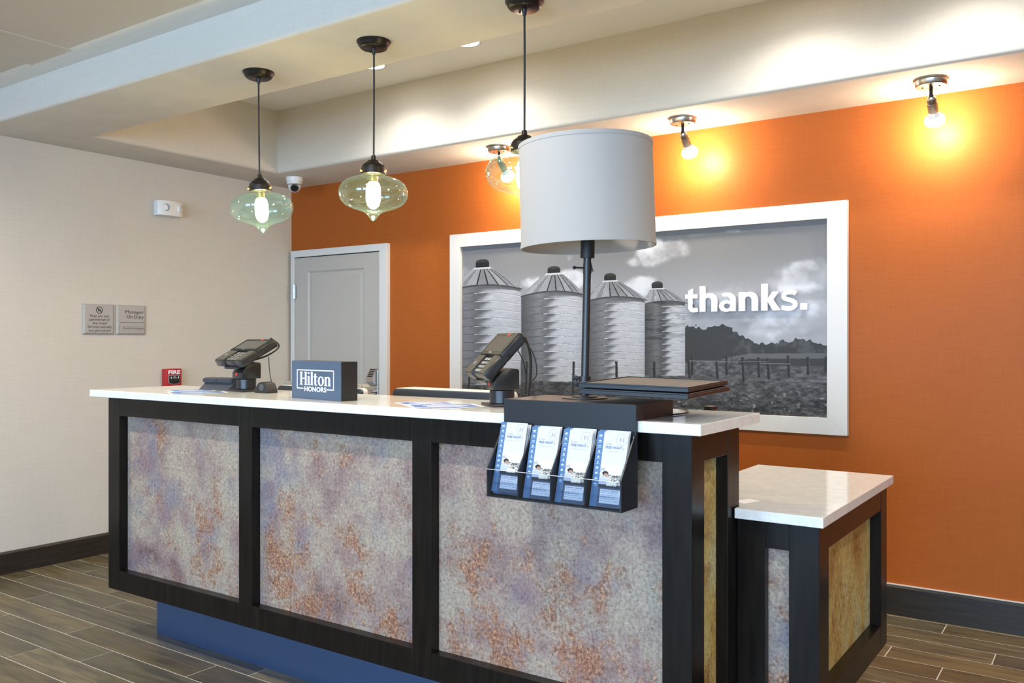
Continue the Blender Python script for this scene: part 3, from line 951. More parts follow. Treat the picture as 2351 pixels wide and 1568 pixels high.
def sstep(a, b, x):
    t = np.clip((x - a) / (b - a), 0, 1)
    return t * t * (3 - 2 * t)

def grid_print(name, w, h, nx, ny, rgb, mat, parent):
    """flat printed sheet, local x right, y up, facing +z; rgb is (ny+1,nx+1,3) from the top row down, sRGB"""
    xs = np.linspace(0, w, nx + 1); ys = np.linspace(h, 0, ny + 1)
    X, Y_ = np.meshgrid(xs, ys)
    co = np.stack([X, Y_, np.zeros_like(X)], -1).reshape(-1, 3)
    idx = np.arange((nx + 1) * (ny + 1)).reshape(ny + 1, nx + 1)
    f = np.stack([idx[1:, :-1], idx[1:, 1:], idx[:-1, 1:], idx[:-1, :-1]], -1).reshape(-1, 4)
    me = bpy.data.meshes.new(name)
    me.vertices.add(len(co)); me.vertices.foreach_set('co', co.astype(np.float32).ravel())
    me.loops.add(f.size); me.loops.foreach_set('vertex_index', f.ravel().astype(np.int32))
    me.polygons.add(len(f)); me.polygons.foreach_set('loop_start', np.arange(0, f.size, 4, dtype=np.int32))
    me.update(calc_edges=True)
    at = me.color_attributes.new('Col', 'FLOAT_COLOR', 'POINT')
    col = np.ones((len(co), 4), np.float32); col[:, :3] = srgb2lin(rgb.reshape(-1, 3))
    at.data.foreach_set('color', col.ravel())
    me.materials.append(M[mat])
    o = bpy.data.objects.new(name, me); COL.objects.link(o)
    if parent is not None:
        o.parent = parent
    return o

def paint_farm(nx, ny):
    rng = np.random.default_rng(11)
    W_, H_ = 2.422, 1.04
    s, t = np.meshgrid(np.linspace(0, 1, nx + 1), np.linspace(0, 1, ny + 1))
    x, y = s * W_, t * H_
    # sky: darker above, paler to the horizon
    g = 0.56 + 0.20 * sstep(0.0, 0.50, t)
    puff = fbm(rng, x + 3, y * 1.25 + 5, 5.5, 6)
    fine = fbm(rng, x + 9, y * 1.3 + 2, 16, 4)
    cm = np.zeros_like(s)
    for (cs, ct, rs, rt, k) in ((0.59, 0.115, 0.055, 0.075, 1.0), (0.635, 0.10, 0.045, 0.06, 0.9), (0.535, 0.155, 0.035, 0.04, 0.6),
                                (0.55, 0.305, 0.055, 0.06, 1.0), (0.36, 0.245, 0.05, 0.06, 1.0), (0.245, 0.26, 0.05, 0.055, 0.7), (0.008, 0.17, 0.022, 0.05, 0.9),
                                (0.70, 0.035, 0.04, 0.022, 0.45), (0.785, 0.028, 0.045, 0.02, 0.45), (0.965, 0.28, 0.085, 0.085, 0.95), (0.90, 0.32, 0.07, 0.06, 0.7),
                                (0.82, 0.33, 0.06, 0.06, 0.55), (0.76, 0.40, 0.09, 0.06, 0.75), (0.85, 0.50, 0.18, 0.07, 0.6), (0.95, 0.46, 0.10, 0.07, 0.6),
                                (0.70, 0.47, 0.10, 0.05, 0.55), (0.35, 0.11, 0.03, 0.04, 0.3), (0.13, 0.085, 0.03, 0.03, 0.25), (0.90, 0.57, 0.16, 0.05, 0.5)):
        d = ((s - cs) / rs) ** 2 + ((t - ct) / rt) ** 2
        cm = np.maximum(cm, k * np.exp(-d * 0.9))
    cloud = sstep(0.28, 0.62, cm * (0.55 + 0.9 * puff) + 0.25 * (fine - 0.5) * (cm > 0.05))
    tone = 0.78 + 0.16 * sstep(0.35, 0.65, puff) - 0.12 * sstep(0.35, 0.75, fbm(rng, x + 1, y + 8, 7, 4))
    g = g * (1 - cloud) + tone * cloud
    low = sstep(0.36, 0.58, t) * (s > 0.6)
    g = g + 0.05 * low * (puff - 0.45) * 2
    # woods
    tl_s = [0.6, 0.6701, 0.692, 0.7052, 0.7159, 0.732, 0.7481, 0.7634, 0.7742, 0.7857, 0.801, 0.8245, 0.8315, 0.8596, 0.8852, 0.9137, 0.9451, 0.9711, 1.0]
    tl_t = [0.56, 0.5442, 0.5298, 0.5356, 0.5471, 0.5404, 0.5365, 0.525, 0.5365, 0.5462, 0.575, 0.5981, 0.6144, 0.6231, 0.6212, 0.6144, 0.6048, 0.6163, 0.625]
    tline = np.interp(s, tl_s, tl_t) + 0.030 * (fbm(rng, x + 4, y + 1, 22, 4) - 0.5) + 0.022 * (vnoise(rng, x, y, 55) - 0.5)
    tb = np.interp(s, [0.6, 0.6722, 0.7428, 0.7803, 0.8258, 1.0], [0.735, 0.7269, 0.7202, 0.70, 0.6808, 0.675])
    wood = (t > tline) & (s > 0.6)
    wt = 0.29 + 0.10 * sstep(0.45, 0.7, fbm(rng, x + 2, y + 6, 26, 4)) * sstep(0.74, 0.84, s)
    g = np.where(wood, wt, g)
    # meadow
    grass = fbm(rng, x * 1.0 + 6, y * 2.2 + 4, 30, 4, 0.75)
    fld = t > tb
    gv = 0.42 + 0.55 * (grass - 0.5)
    fleck = vnoise(rng, x + 1, y * 1.8, 62) * vnoise(rng, x + 7, y * 1.8 + 3, 41)
    gv = gv + 0.42 * sstep(0.40, 0.85, fleck) * sstep(0.76, 0.98, t) - 0.10 * sstep(0.83, 1.0, t)
    strip = np.where(t < tb + 0.027, 0.47, np.where(t < 0.742, 0.30, gv))
    g = np.where(fld, np.where(s > 0.80, strip, gv), g)
    g = np.where((t > 0.87) & (s < 0.6), 0.36 + 0.45 * (grass - 0.5), g)
    # soft horizontal weave of the canvas left to the material; now the four silos (left edge, right edge, eave, bottom, cap...)
    silos = [(0.5632, 0.6701, 0.3837, 0.8105, 0.5975, 0.2769, 0.3163, 0.0149, 0.3577, 0.3952, 0.62, 0.0352),
             (0.3985, 0.5644, 0.3519, 0.845, 0.4690, 0.2173, 0.2606, 0.0168, 0.3471, 0.3683, 0.50, 0.0406),
             (0.2007, 0.3889, 0.3058, 0.8606, 0.3030, 0.1577, 0.2000, 0.0195, 0.3144, 0.3163, 0.56, 0.0463),
             (-0.060, 0.1990, 0.2480, 0.900, 0.0706, 0.0865, 0.1394, 0.0231, 0.270, 0.2817, 0.58, 0.0535)]
    for i, (l, r, e, b, cxs, ct0, ct1, cw, el, er, lit, rs_) in enumerate(silos):
        w = r - l
        q = (s - l) / w                                     # 0..1 across the barrel
        ecc = 0.030 * w / 0.18                              # rim curvature
        flat = np.clip(1 - 0.92 * (t - e) / (b - e), 0.05, 1.0)
        rim = e + ecc * 0.9 * flat * (2 * q - 1) ** 2
        bot = b - ecc * 0.3 * (2 * q - 1) ** 2
        body = (q > 0) & (q < 1) & (t > rim) & (t < bot)
        edge = lit - 0.10
        ring = np.mod((t - rim) / rs_, 1.0)
        wave = 0.16 * (1 - ring) ** 1.6 - 0.02
        light = sstep(edge + wave - 0.05, edge + wave + 0.10, q) * sstep(rim + 0.02, rim + 0.024 + 0.10 * np.clip(0.9 - q, 0, 1), t)
        shade = 0.47 + 0.09 * np.exp(-((q - 0.30) / 0.10) ** 2) - 0.07 * sstep(0.15, 0.0, q) - (0.06 if i == 0 else 0.0)
        corr = 0.035 * np.sin(2 * np.pi * t / 0.0070)
        rough_ = 0.10 * (fbm(rng, x + i, y * 2.5, 28, 4) - 0.5)
        bv = shade * (1 - light) + (0.82 - 0.05 * sstep(0.85, 1.0, q)) * light + corr * (0.4 + light) + rough_
        dots = (np.sin(2 * np.pi * s / 0.0062) * np.sin(2 * np.pi * t / 0.0088) > 0.55) & (light > 0.05) & (light < 0.85)
        bv = np.where(dots, np.minimum(bv + 0.14, 0.95), bv)
        bv = np.where(ring > 0.93, np.where(q > edge, 0.44 + 0.22 * light, 0.38), bv)
        bv = np.where((ring < 0.07) & (q > edge - 0.08), 0.92, bv)
        bv = np.where(t < rim + 0.012, 0.40, bv)
        if i == 0:
            bv = bv - 0.12 * sstep(0.5, 0.7, fbm(rng, x * 0.8, y * 4, 18, 3)) * (t < 0.62)
        g = np.where(body, bv, g)
        # conical roof
        a0 = ct1 - 0.002
        hh = (t - a0) / np.maximum(rim + 0.006 - a0, 1e-3)
        rx0 = cxs - cw * 1.05 + (l - 0.006 - (cxs - cw * 1.05)) * hh
        rx1 = cxs + cw * 1.05 + (r + 0.008 - (cxs + cw * 1.05)) * hh
        roof = (hh >= 0) & (hh <= 1) & (s > rx0) & (s < rx1)
        p = (s - rx0) / np.maximum(rx1 - rx0, 1e-4)
        ang = np.arccos(np.clip(1 - 2 * p, -1, 1)) / math.pi
        seg_ = ang * 11
        fr = np.abs(seg_ - np.round(seg_))
        rv = 0.60 + 0.10 * sstep(0.25, 0.75, np.mod(np.floor(seg_) * 0.37 + 0.2, 1.0)) + 0.06 * (hh - 0.5) + 0.10 * (fbm(rng, x, y, 30, 3) - 0.5)
        lw = 0.065 + 0.085 * (1 - hh)
        rv = np.where(fr < lw, np.where(seg_ > 4.5, 0.22, np.where(fr < lw * 0.6, 0.86, 0.36)), rv)
        rv = np.where(hh > 0.95, 0.30, rv)
        rv = np.where(hh < 0.10, 0.88, rv)
        g = np.where(roof, rv, g)
        capm = (np.abs(s - cxs) < cw * (1.0 - 0.25 * sstep(0.45, 0.0, (t - ct0) / (ct1 - ct0)))) & (t > ct0 + 0.010 * ((s - cxs) / cw) ** 2) & (t < ct1)
        g = np.where(capm, 0.17 + 0.10 * ((t - ct0) / (ct1 - ct0) < 0.4) + 0.05 * (fine - 0.5), g)
    # fence posts and rail
    for (a, t0, a2, t1) in ((0.6788, 0.722, 0.6821, 0.818), (0.6879, 0.693, 0.6887, 0.798), (0.7481, 0.715, 0.751, 0.821), (0.7721, 0.696, 0.7733, 0.799), (0.8105, 0.70, 0.8134, 0.834),
                            (0.8476, 0.699, 0.8489, 0.804), (0.8687, 0.703, 0.8716, 0.816), (0.9137, 0.6885, 0.9166, 0.80), (0.9571, 0.694, 0.9583, 0.7875), (0.9963, 0.691, 0.9971, 0.772),
                            (0.3633, 0.7365, 0.3621, 0.9327), (0.4868, 0.7327, 0.488, 0.84), (0.59, 0.7298, 0.5908, 0.8183), (0.2192, 0.7404, 0.2164, 0.944), (0.026, 0.8462, 0.0231, 0.945)):
        px = a + (a2 - a) * (t - t0) / (t1 - t0)
        m = (np.abs(s - px) < 0.0036) & (t > t0) & (t < t1)
        g = np.where(m, 0.22 + 0.14 * (s - px > 0.0012), g)
    for (a, b, tt) in ((0.68, 0.75, 0.7235), (0.75, 0.81, 0.724), (0.81, 0.87, 0.722), (0.85, 0.92, 0.731)):
        g = np.where((s > a) & (s < b) & (np.abs(t - tt) < 0.0018), 0.55, g)
    g = g + 0.025 * (rng.random(g.shape) - 0.5)
    g = 0.86 * np.clip(g, 0, 1) ** 1.12
    return np.stack([g * 0.985, g * 0.995, g * 1.035], -1)

# ------------------------------------------------------------------ framed picture
PX0, PX1, PZ0, PZ1 = -3.746, -1.132, 0.884, 2.099
IX0, IX1, IZ0, IZ1 = -3.656, -1.234, 0.971, 2.011
OP = ((PX0 + PX1) / 2, YB, (PZ0 + PZ1) / 2)
pic = thing('framed_picture', 'large white-framed black and white photo of grain silos on the orange wall', 'picture', OP)
def frail(pts):
    return prism([(a - OP[0], b - OP[2]) for a, b in pts], -0.034, -0.001, 'Y', bev=0.0012)
obj('frame_rail', frail([(PX0, PZ1), (PX1, PZ1), (IX1, IZ1), (IX0, IZ1)]), 'white_paint', pic)
obj('frame_rail', frail([(PX0, PZ0), (IX0, IZ0), (IX1, IZ0), (PX1, PZ0)]), 'white_paint', pic)
obj('frame_rail', frail([(PX0, PZ0), (PX0, PZ1), (IX0, IZ1), (IX0, IZ0)]), 'white_paint', pic)
obj('frame_rail', frail([(PX1, PZ1), (PX1, PZ0), (IX1, IZ0), (IX1, IZ1)]), 'white_paint', pic)
NX, NY = 1080, 464
pr = grid_print('photo_print', IX1 - IX0, IZ1 - IZ0, NX, NY, paint_farm(NX, NY), 'print', pic)
pr.matrix_local = Matrix.Translation((IX0 - OP[0], -0.010, IZ0 - OP[2])) @ WALL_B
obj('backing_board', box(IX0, IX1, YB - 0.0095, YB - 0.001, IZ0, IZ1, org=OP), 'white_paint', pic)
# raised white letters, each its own piece, standing off the print
def glyph(ch, w, H):
    """bold humanist sans letter as 2-D polygons, width w, ascender height H"""
    rect = lambda a, b, c, d: [(a * w, c * H), (b * w, c * H), (b * w, d * H), (a * w, d * H)]
    def band(co, ro, ao, ci, ri, ai, n=14):
        P = lambda c, r, a: ((c[0] + r[0] * math.cos(R(a))) * w, (c[1] + r[1] * math.sin(R(a))) * H)
        return [[P(co, ro, ao[0] + (ao[1] - ao[0]) * k / n) for k in range(n + 1)] + [P(ci, ri, ai[0] + (ai[1] - ai[0]) * k / n) for k in range(n, -1, -1)]]
    def stroke(pts, th):
        v = [Vector((a * w, b * H, 0)) for a, b in pts]
        for _ in range(3):
            q = [v[0]]
            for a, b in zip(v, v[1:]):
                q += [a * 0.75 + b * 0.25, a * 0.25 + b * 0.75]
            v = q + [v[-1]]
        L, Rr = [], []
        for k, p in enumerate(v):
            d = (v[min(k + 1, len(v) - 1)] - v[max(k - 1, 0)]).normalized()
            n_ = Vector((-d.y, d.x, 0)) * th * H / 2
            L.append((p + n_)[:2]); Rr.append((p - n_)[:2])
        return [L + Rr[::-1]]
    if ch in 'hn':
        return [rect(0, 0.325, 0, 1.0 if ch == 'h' else 0.72), rect(0.675, 1, 0, 0.42)] + band((0.57, 0.42), (0.43, 0.305), (152, 0), (0.50, 0.42), (0.175, 0.125), (180, 0))
    if ch == 't':
        return [[(0.24 * w, 0.2 * H), (0.60 * w, 0.2 * H), (0.60 * w, 0.92 * H), (0.24 * w, 0.83 * H)], rect(0, 1, 0.53, 0.695)] + stroke([(0.42, 0.30), (0.42, 0.12), (0.56, 0.068), (0.80, 0.068), (1.0, 0.085)], 0.165) + [rect(0.24, 0.60, 0.14, 0.3)]
    if ch == 'a':
        return [rect(0.66, 0.97, 0, 0.46)] + band((0.47, 0.43), (0.50, 0.29), (0, 132), (0.42, 0.43), (0.235, 0.135), (0, 118)) + \
            band((0.43, 0.205), (0.43, 0.225), (0, 180), (0.47, 0.205), (0.185, 0.100), (0, 180)) + band((0.43, 0.205), (0.43, 0.225), (180, 360), (0.47, 0.205), (0.185, 0.100), (180, 360))
    if ch == 'k':
        return [rect(0, 0.345, 0, 1.0), [(0.345 * w, 0.44 * H), (0.345 * w, 0.32 * H), (0.60 * w, 0.36 * H), (0.97 * w, 0.70 * H), (0.60 * w, 0.70 * H)],
                [(0.36 * w, 0.40 * H), (0.345 * w, 0.34 * H), (0.62 * w, 0.0), (1.02 * w, 0.0), (0.64 * w, 0.40 * H), (0.52 * w, 0.44 * H)]]
    if ch == 's':
        return stroke([(0.93, 0.605), (0.78, 0.655), (0.42, 0.665), (0.16, 0.60), (0.14, 0.44), (0.46, 0.385), (0.80, 0.32), (0.90, 0.17), (0.68, 0.055), (0.36, 0.055), (0.02, 0.105)], 0.165)
    return [rect(0, 1, 0, 0.245)]
for ch, xa, xb in (('t', -2.0220, -1.9480), ('h', -1.9355, -1.8320), ('a', -1.8205, -1.7215), ('n', -1.7075, -1.5995), ('k', -1.5815, -1.4795), ('s', -1.4715, -1.3870), ('.', -1.3710, -1.3355)):
    bm = bmesh.new()
    for k, pg in enumerate(glyph(ch, xb - xa, 0.1455)):
        e = 0.0003 * (k % 5)
        prism([(a + xa - OP[0], b + 1.5375 - OP[2]) for a, b in pg], -0.0345 - e, -0.0215, 'Y', bm=bm)
    obj('raised_letter', bm, 'white_print', pic)

# ------------------------------------------------------------------ leaflets in the holder
def paint_leaflet(nx, ny):
    rng = np.random.default_rng(5)
    s, t = np.meshgrid(np.linspace(0, 1, nx + 1), np.linspace(0, 1, ny + 1))
    c = np.ones(s.shape + (3,)) * np.array([0.80, 0.80, 0.80])
    def put(m, col):
        c[m] = col
    # photograph band
    ph = (t > 0.44) & (t < 0.745) & (s > 0.22)
    n = fbm(rng, s * 2 + 1, t * 4, 14, 4)
    fade = sstep(0.42, 0.56, t)
    v = 0.85 - fade * 0.30 * sstep(0.4, 0.65, n)
    for k, q in enumerate((0.0, -0.02, -0.06)):
        c[..., k] = np.where(ph, v + q * fade, c[..., k])
    # pale lampshade, crowd, man, table
    put((((s - 0.66) / 0.26) ** 2 + ((t - 0.50) / 0.075) ** 2 < 1) & ph, (0.86, 0.86, 0.84))
    bl = fbm(rng, s * 3, t * 6 + 2, 22, 3)
    put(ph & (t > 0.575) & (s > 0.42) & (bl > 0.56), (0.20, 0.19, 0.18))
    put(ph & (t > 0.60) & (s > 0.40) & (bl < 0.43), (0.90, 0.89, 0.84))
    put(((s - 0.40) / 0.10) ** 2 + ((t - 0.555) / 0.030) ** 2 < 1, (0.16, 0.15, 0.16))
    put(((s - 0.42) / 0.06) ** 2 + ((t - 0.572) / 0.022) ** 2 < 1, (0.68, 0.52, 0.44))
    put((((s - 0.33) / 0.15) ** 2 + ((t - 0.66) / 0.065) ** 2 < 1) & (s > 0.22), (0.72, 0.75, 0.83))
    put((t > 0.70) & (t < 0.745) & (s > 0.22), (0.20, 0.22, 0.26))
    put((s > 0.46) & (s < 0.78) & (t > 0.66) & (t < 0.715) & (bl > 0.40), (0.90, 0.89, 0.85))
    # lower dark field with text box
    put((t >= 0.745) & (s > 0.22), (0.30, 0.35, 0.44))
    bxm = (s > 0.30) & (s < 0.93) & (t > 0.765) & (t < 0.945)
    put(bxm, (0.80, 0.83, 0.87))
    for k in range(6):
        tt = 0.785 + 0.026 * k
        put((s > 0.33) & (s < 0.33 + (0.55, 0.52, 0.40, 0.46, 0.50, 0.58)[k]) & (np.abs(t - tt) < 0.0045) & (fbm(rng, s * 5, t * 0 + k, 40, 2) > 0.36), (0.52, 0.57, 0.70))
    # blue side band with little emblems
    put(s < 0.22, (0.34, 0.46, 0.61))
    for k in range(10):
        tt = 0.055 + 0.072 * k
        w = (0.05, 0.035, 0.055, 0.03, 0.028, 0.018, 0.05, 0.04, 0.05, 0.05)[k]
        hh = (0.012, 0.012, 0.004, 0.012, 0.014, 0.016, 0.009, 0.014, 0.009, 0.008)[k]
        put((((s - 0.11) / w) ** 2 + ((t - tt) / hh) ** 2 < 1), (0.80, 0.86, 0.95))
        put((np.abs(s - 0.11) < 0.06) & (np.abs(t - tt - 0.022) < 0.003), (0.62, 0.72, 0.88))
    # round seal, top right
    d = np.sqrt(((s - 0.80) * 0.45) ** 2 + (t - 0.098) ** 2)
    put((d > 0.070) & (d < 0.082), (0.70, 0.71, 0.73))
    put((d < 0.070), (0.80, 0.81, 0.82))
    a, b = (s - 0.80) * 0.45, t - 0.098
    hx = (np.abs(np.abs(a) - 0.022 - 0.18 * b * b / 0.03) < 0.006) & (np.abs(b) < 0.034) | ((np.abs(b) < 0.005 + 4.0 * a * a) & (np.abs(a) < 0.022))
    put(hx, (0.55, 0.56, 0.58))
    # small print lines
    for (s0, s1, tt) in ((0.30, 0.52, 0.165), (0.30, 0.88, 0.262)):
        put((s > s0) & (s < s1) & (np.abs(t - tt) < 0.005) & (fbm(rng, s * 5, t * 0 + tt, 45, 2) > 0.38), (0.62, 0.65, 0.70))
    put((np.abs(s - 0.885) < 0.042 * (1 - sstep(0.20, 0.24, t))) & (t > 0.205) & (t < 0.24), (0.62, 0.62, 0.66))
    return c
LW, LH = 0.099, 0.214
leaf_me = None
ft = None
lean = math.atan2(0.052, 0.20)
spots = [(0.002, 0.010, 'leaflet in the leftmost pocket, set a bit higher'), (0.0025, 0.001, 'leaflet in the second pocket from the left'),
         (0.002, -0.002, 'leaflet in the third pocket from the left'), (0.0025, 0.001, 'leaflet in the rightmost pocket')]
for k, (dx, dz, lab) in enumerate(spots):
    for layer in range(3):
        x = HX0 + 0.006 + PK * k + dx + 0.0014 * (layer if k % 2 == 0 else -layer * 0.6 + 1)
        y = 2.158 + 0.0075 * layer
        z = 0.9035 + (max(dz, 0) if layer == 0 else 0.002 * layer) + (0.0)
        label = ('blue and white FREE NIGHT ' + lab) if layer == 0 else ('FREE NIGHT leaflet tucked behind the front one in pocket ' + ('one', 'two', 'three', 'four')[k] + ' from the left')
        t = thing('leaflet', label, 'leaflet', (x, y, z), (-lean, 0, R((-1.0, 0.4, -0.3, 0.6)[k]) * (1 if layer == 0 else -0.6)), 'leaflets in the holder')
        obj('sheet', box(0, LW, 0.0005, 0.0011, 0, LH), 'paper', t)
        if leaf_me is None:
            p = grid_print('print', LW, LH, 66, 142, paint_leaflet(66, 142), 'brochure_print', t)
            leaf_me = p.data
        else:
            p = bpy.data.objects.new('print', leaf_me); COL.objects.link(p); p.parent = t
        p.matrix_local = WALL_B
        if layer == 0:
            if ft is None:
                bm = text_bm('FREE NIGHT', 0.0105, 0.00012, 'LEFT', 0.00015, 1.0, 0.052)
                bmesh.ops.transform(bm, matrix=Matrix.Translation((0.030, -0.0002, LH * 0.775)) @ WALL_B, verts=bm.verts)
                tx = obj('lettering', bm, plain('navy_print', (0.07, 0.12, 0.28), 0.5), t); ft = tx.data
            else:
                tx = bpy.data.objects.new('lettering', ft); COL.objects.link(tx); tx.parent = t

# ------------------------------------------------------------------ lamp on the box, with two swing trays
lean_m = Matrix.Rotation(R(1.2), 4, Vector((-0.5688, 0.8225, 0)))
lp = thing('table_lamp', 'tall black pole lamp with white drum shade standing on the leaflet box', 'lamp', (-1.382, 2.402, 1.190))
bm = lathe([(0, 0), (0.073, 0), (0.073, 0.003), (0.070, 0.004), (0.040, 0.004), (0.040, 0.007), (0.016, 0.010), (0.016, 0.014), (0, 0.014)], 48)
obj('base_plate', bm, 'black_matt', lp, True)
def lean_pt(p):
    return tuple(lean_m @ Vector(p))
obj('pole', tube([lean_pt((0, 0, 0.008)), lean_pt((0, 0, 0.56))], 0.0125, 24), 'black_plastic', lp, True)
obj('collar', tube([lean_pt((0, 0, 0.445)), lean_pt((0, 0, 0.51))], 0.0225, 28), 'black_matt', lp, True)
obj('joint_ring', tube([lean_pt((0, 0, 0.395)), lean_pt((0, 0, 0.428))], 0.0138, 24), 'black_plastic', lp, True)
bm = tube([lean_pt((0, 0, 0.413)), lean_pt((-0.030, -0.022, 0.413))], 0.003, 10)
lathe([(0, -0.006), (0.0045, -0.0042), (0.006, 0), (0.0045, 0.0042), (0, 0.006)], 14, bm=bm, mat=Matrix.Translation(lean_pt((-0.033, -0.024, 0.413))))
obj('switch_stem', bm, 'black_matt', lp, True)
obj('latch', prism([(0.012, 0.432), (0.020, 0.402), (0.016, 0.402), (0.010, 0.415)], -0.003, 0.003, 'Y', mat=lean_m @ Matrix.Rotation(R(34), 4, 'Z')), 'black_matt', lp)
# drum shade with rolled hems; open top and bottom
sh = Matrix.Translation(lean_pt((0.0, 0.0, 0.0)))
zt, zb_ = 1.993 - 1.190, 1.668 - 1.190
rt, rb = 0.211, 0.2125
TILT = Matrix.Translation((0.006, 0.003, 0.64)) @ Matrix.Rotation(R(-1.7), 4, Vector((-0.5688, 0.8225, 0))) @ Matrix.Translation((0, 0, -0.64))
bm = lathe([(rb, zb_), (rt, zt), (rt - 0.002, zt), (rb - 0.002, zb_), (rb, zb_)], 72, mat=TILT)
shade = obj('shade', bm, 'shade', lp, True)
for z0, z1, r0 in ((zb_, zb_ + 0.011, rb), (zt - 0.012, zt, rt)):
    bm = lathe([(r0 - 0.004, z0 - 0.001), (r0 + 0.0012, z0 - 0.001), (r0 + 0.0018, (z0 + z1) / 2), (r0 + 0.001, z1), (r0 - 0.004, z1), (r0 - 0.004, z0 - 0.001)], 72, mat=TILT)
    obj('hem', bm, 'shade', shade, True)
bm = bmesh.new()
for k in range(3):
    a = R(20 + 120 * k)
    tube([(0.006, 0.003, zt - 0.03), (0.006 + 0.208 * math.cos(a), 0.003 + 0.208 * math.sin(a), zt - 0.012)], 0.0018, 8, bm=bm)
obj('spider', bm, 'bronze', shade)
obj('bulb', lathe([(0, 0.56), (0.013, 0.56), (0.013, 0.585), (0.03, 0.63), (0.03, 0.65), (0.018, 0.675), (0, 0.68)], 24, mat=Matrix.Translation(lean_pt((0, 0, 0)))), 'white_plastic', lp, True)
obj('riser', tube([lean_pt((0, 0, 0.66)), (0.006, 0.003, zt - 0.03)], 0.003, 8), 'bronze', lp)

def swing_tray(zc, dx, yaw, label, knob_up):
    c = Vector((-1.150 + dx, 2.430, zc))
    t = thing('swing_tray', label, 'tray', c, (R(0.8), R(1.0), yaw), 'swing-out trays on the lamp pole')
    w, d, th = 0.335, 0.375, 0.013
    obj('board', box(-w / 2, w / 2, -d / 2, d / 2, -th, -0.002, 0.001, 1), 'leather', t)
    bm = bmesh.new()
    rw = 0.006
    for (a, b_, c_, d_) in ((-w / 2, w / 2, -d / 2, -d / 2 + rw), (-w / 2, w / 2, d / 2 - rw, d / 2), (-w / 2, -w / 2 + rw, -d / 2 + rw, d / 2 - rw), (w / 2 - rw, w / 2, -d / 2 + rw, d / 2 - rw)):
        box(a, b_, c_, d_, -0.002, 0.002, 0.0005, 1, bm=bm)
    obj('rim', bm, 'leather', t)
    obj('pad', box(-w / 2 + rw, w / 2 - rw, -d / 2 + rw, d / 2 - rw, -0.002, -0.0008), 'tray_top', t)
    # clamp collar round the pole plus wing screw
    lp_ = Matrix.Rotation(-yaw, 4, 'Z') @ Matrix.Translation(Vector((-1.381, 2.402, zc)) - c)
    bm = lathe([(0.0135, -0.009), (0.019, -0.009), (0.019, 0.009), (0.0135, 0.009), (0.0135, -0.009)], 28, mat=lp_)
    box(0.014, 0.075, -0.008, 0.008, -0.009, -0.003, bm=bm, mat=lp_)
    cl = obj('clamp', bm, 'black_plastic', t, True)
    outl = [(-0.017, 0.000), (-0.022, 0.010), (-0.040, 0.012), (-0.036, 0.004), (-0.033, -0.004), (-0.024, -0.008)]
    obj('wing_screw', prism(outl, -0.004, 0.004, 'Y', mat=lp_ @ Matrix.Rotation(R(35), 4, 'Z'), bev=0.0015), 'black_matt', cl, True)
    return t
swing_tray(1.2475, 0.0, R(4.4), 'upper of the two black rectangular swing trays clamped to the lamp pole', True)
swing_tray(1.2290, 0.004, R(3.4), 'lower of the two black rectangular swing trays, right below the other', False)

# cable leaving the box and the little dark item behind the counter edge
tag(obj('lamp_cord', tube([(-1.117, 2.45, 1.1462), (-1.100, 2.55, 1.1462), (-1.14, 2.66, 1.1462), (-1.20, 2.722, 1.1462)], 0.0025, 8, smooth_n=3), 'black_matt', None, True),
    'thin black cord trailing from the leaflet box to the rear counter edge', 'cord')
hs = thing('card_holder', 'small dark upright holder just showing above the rear counter edge', 'holder', (-1.150, 2.87, 0.855))
obj('body', box(-0.013, 0.013, -0.02, 0.02, 0, 0.288, 0.003), 'black_matt', hs)
obj('lip', box(-0.016, 0.016, -0.024, 0.024, 0.278, 0.292, 0.003), 'bronze', hs)
tag(obj('paper_slip', box(-0.024, 0.024, -0.04, 0.04, 0, 0.0006), 'paper', None, False, (-0.978, 2.742, 0.8553), (0, 0, R(-22))), 'white paper slip lying on the lower slab beside the tall desk', 'paper')

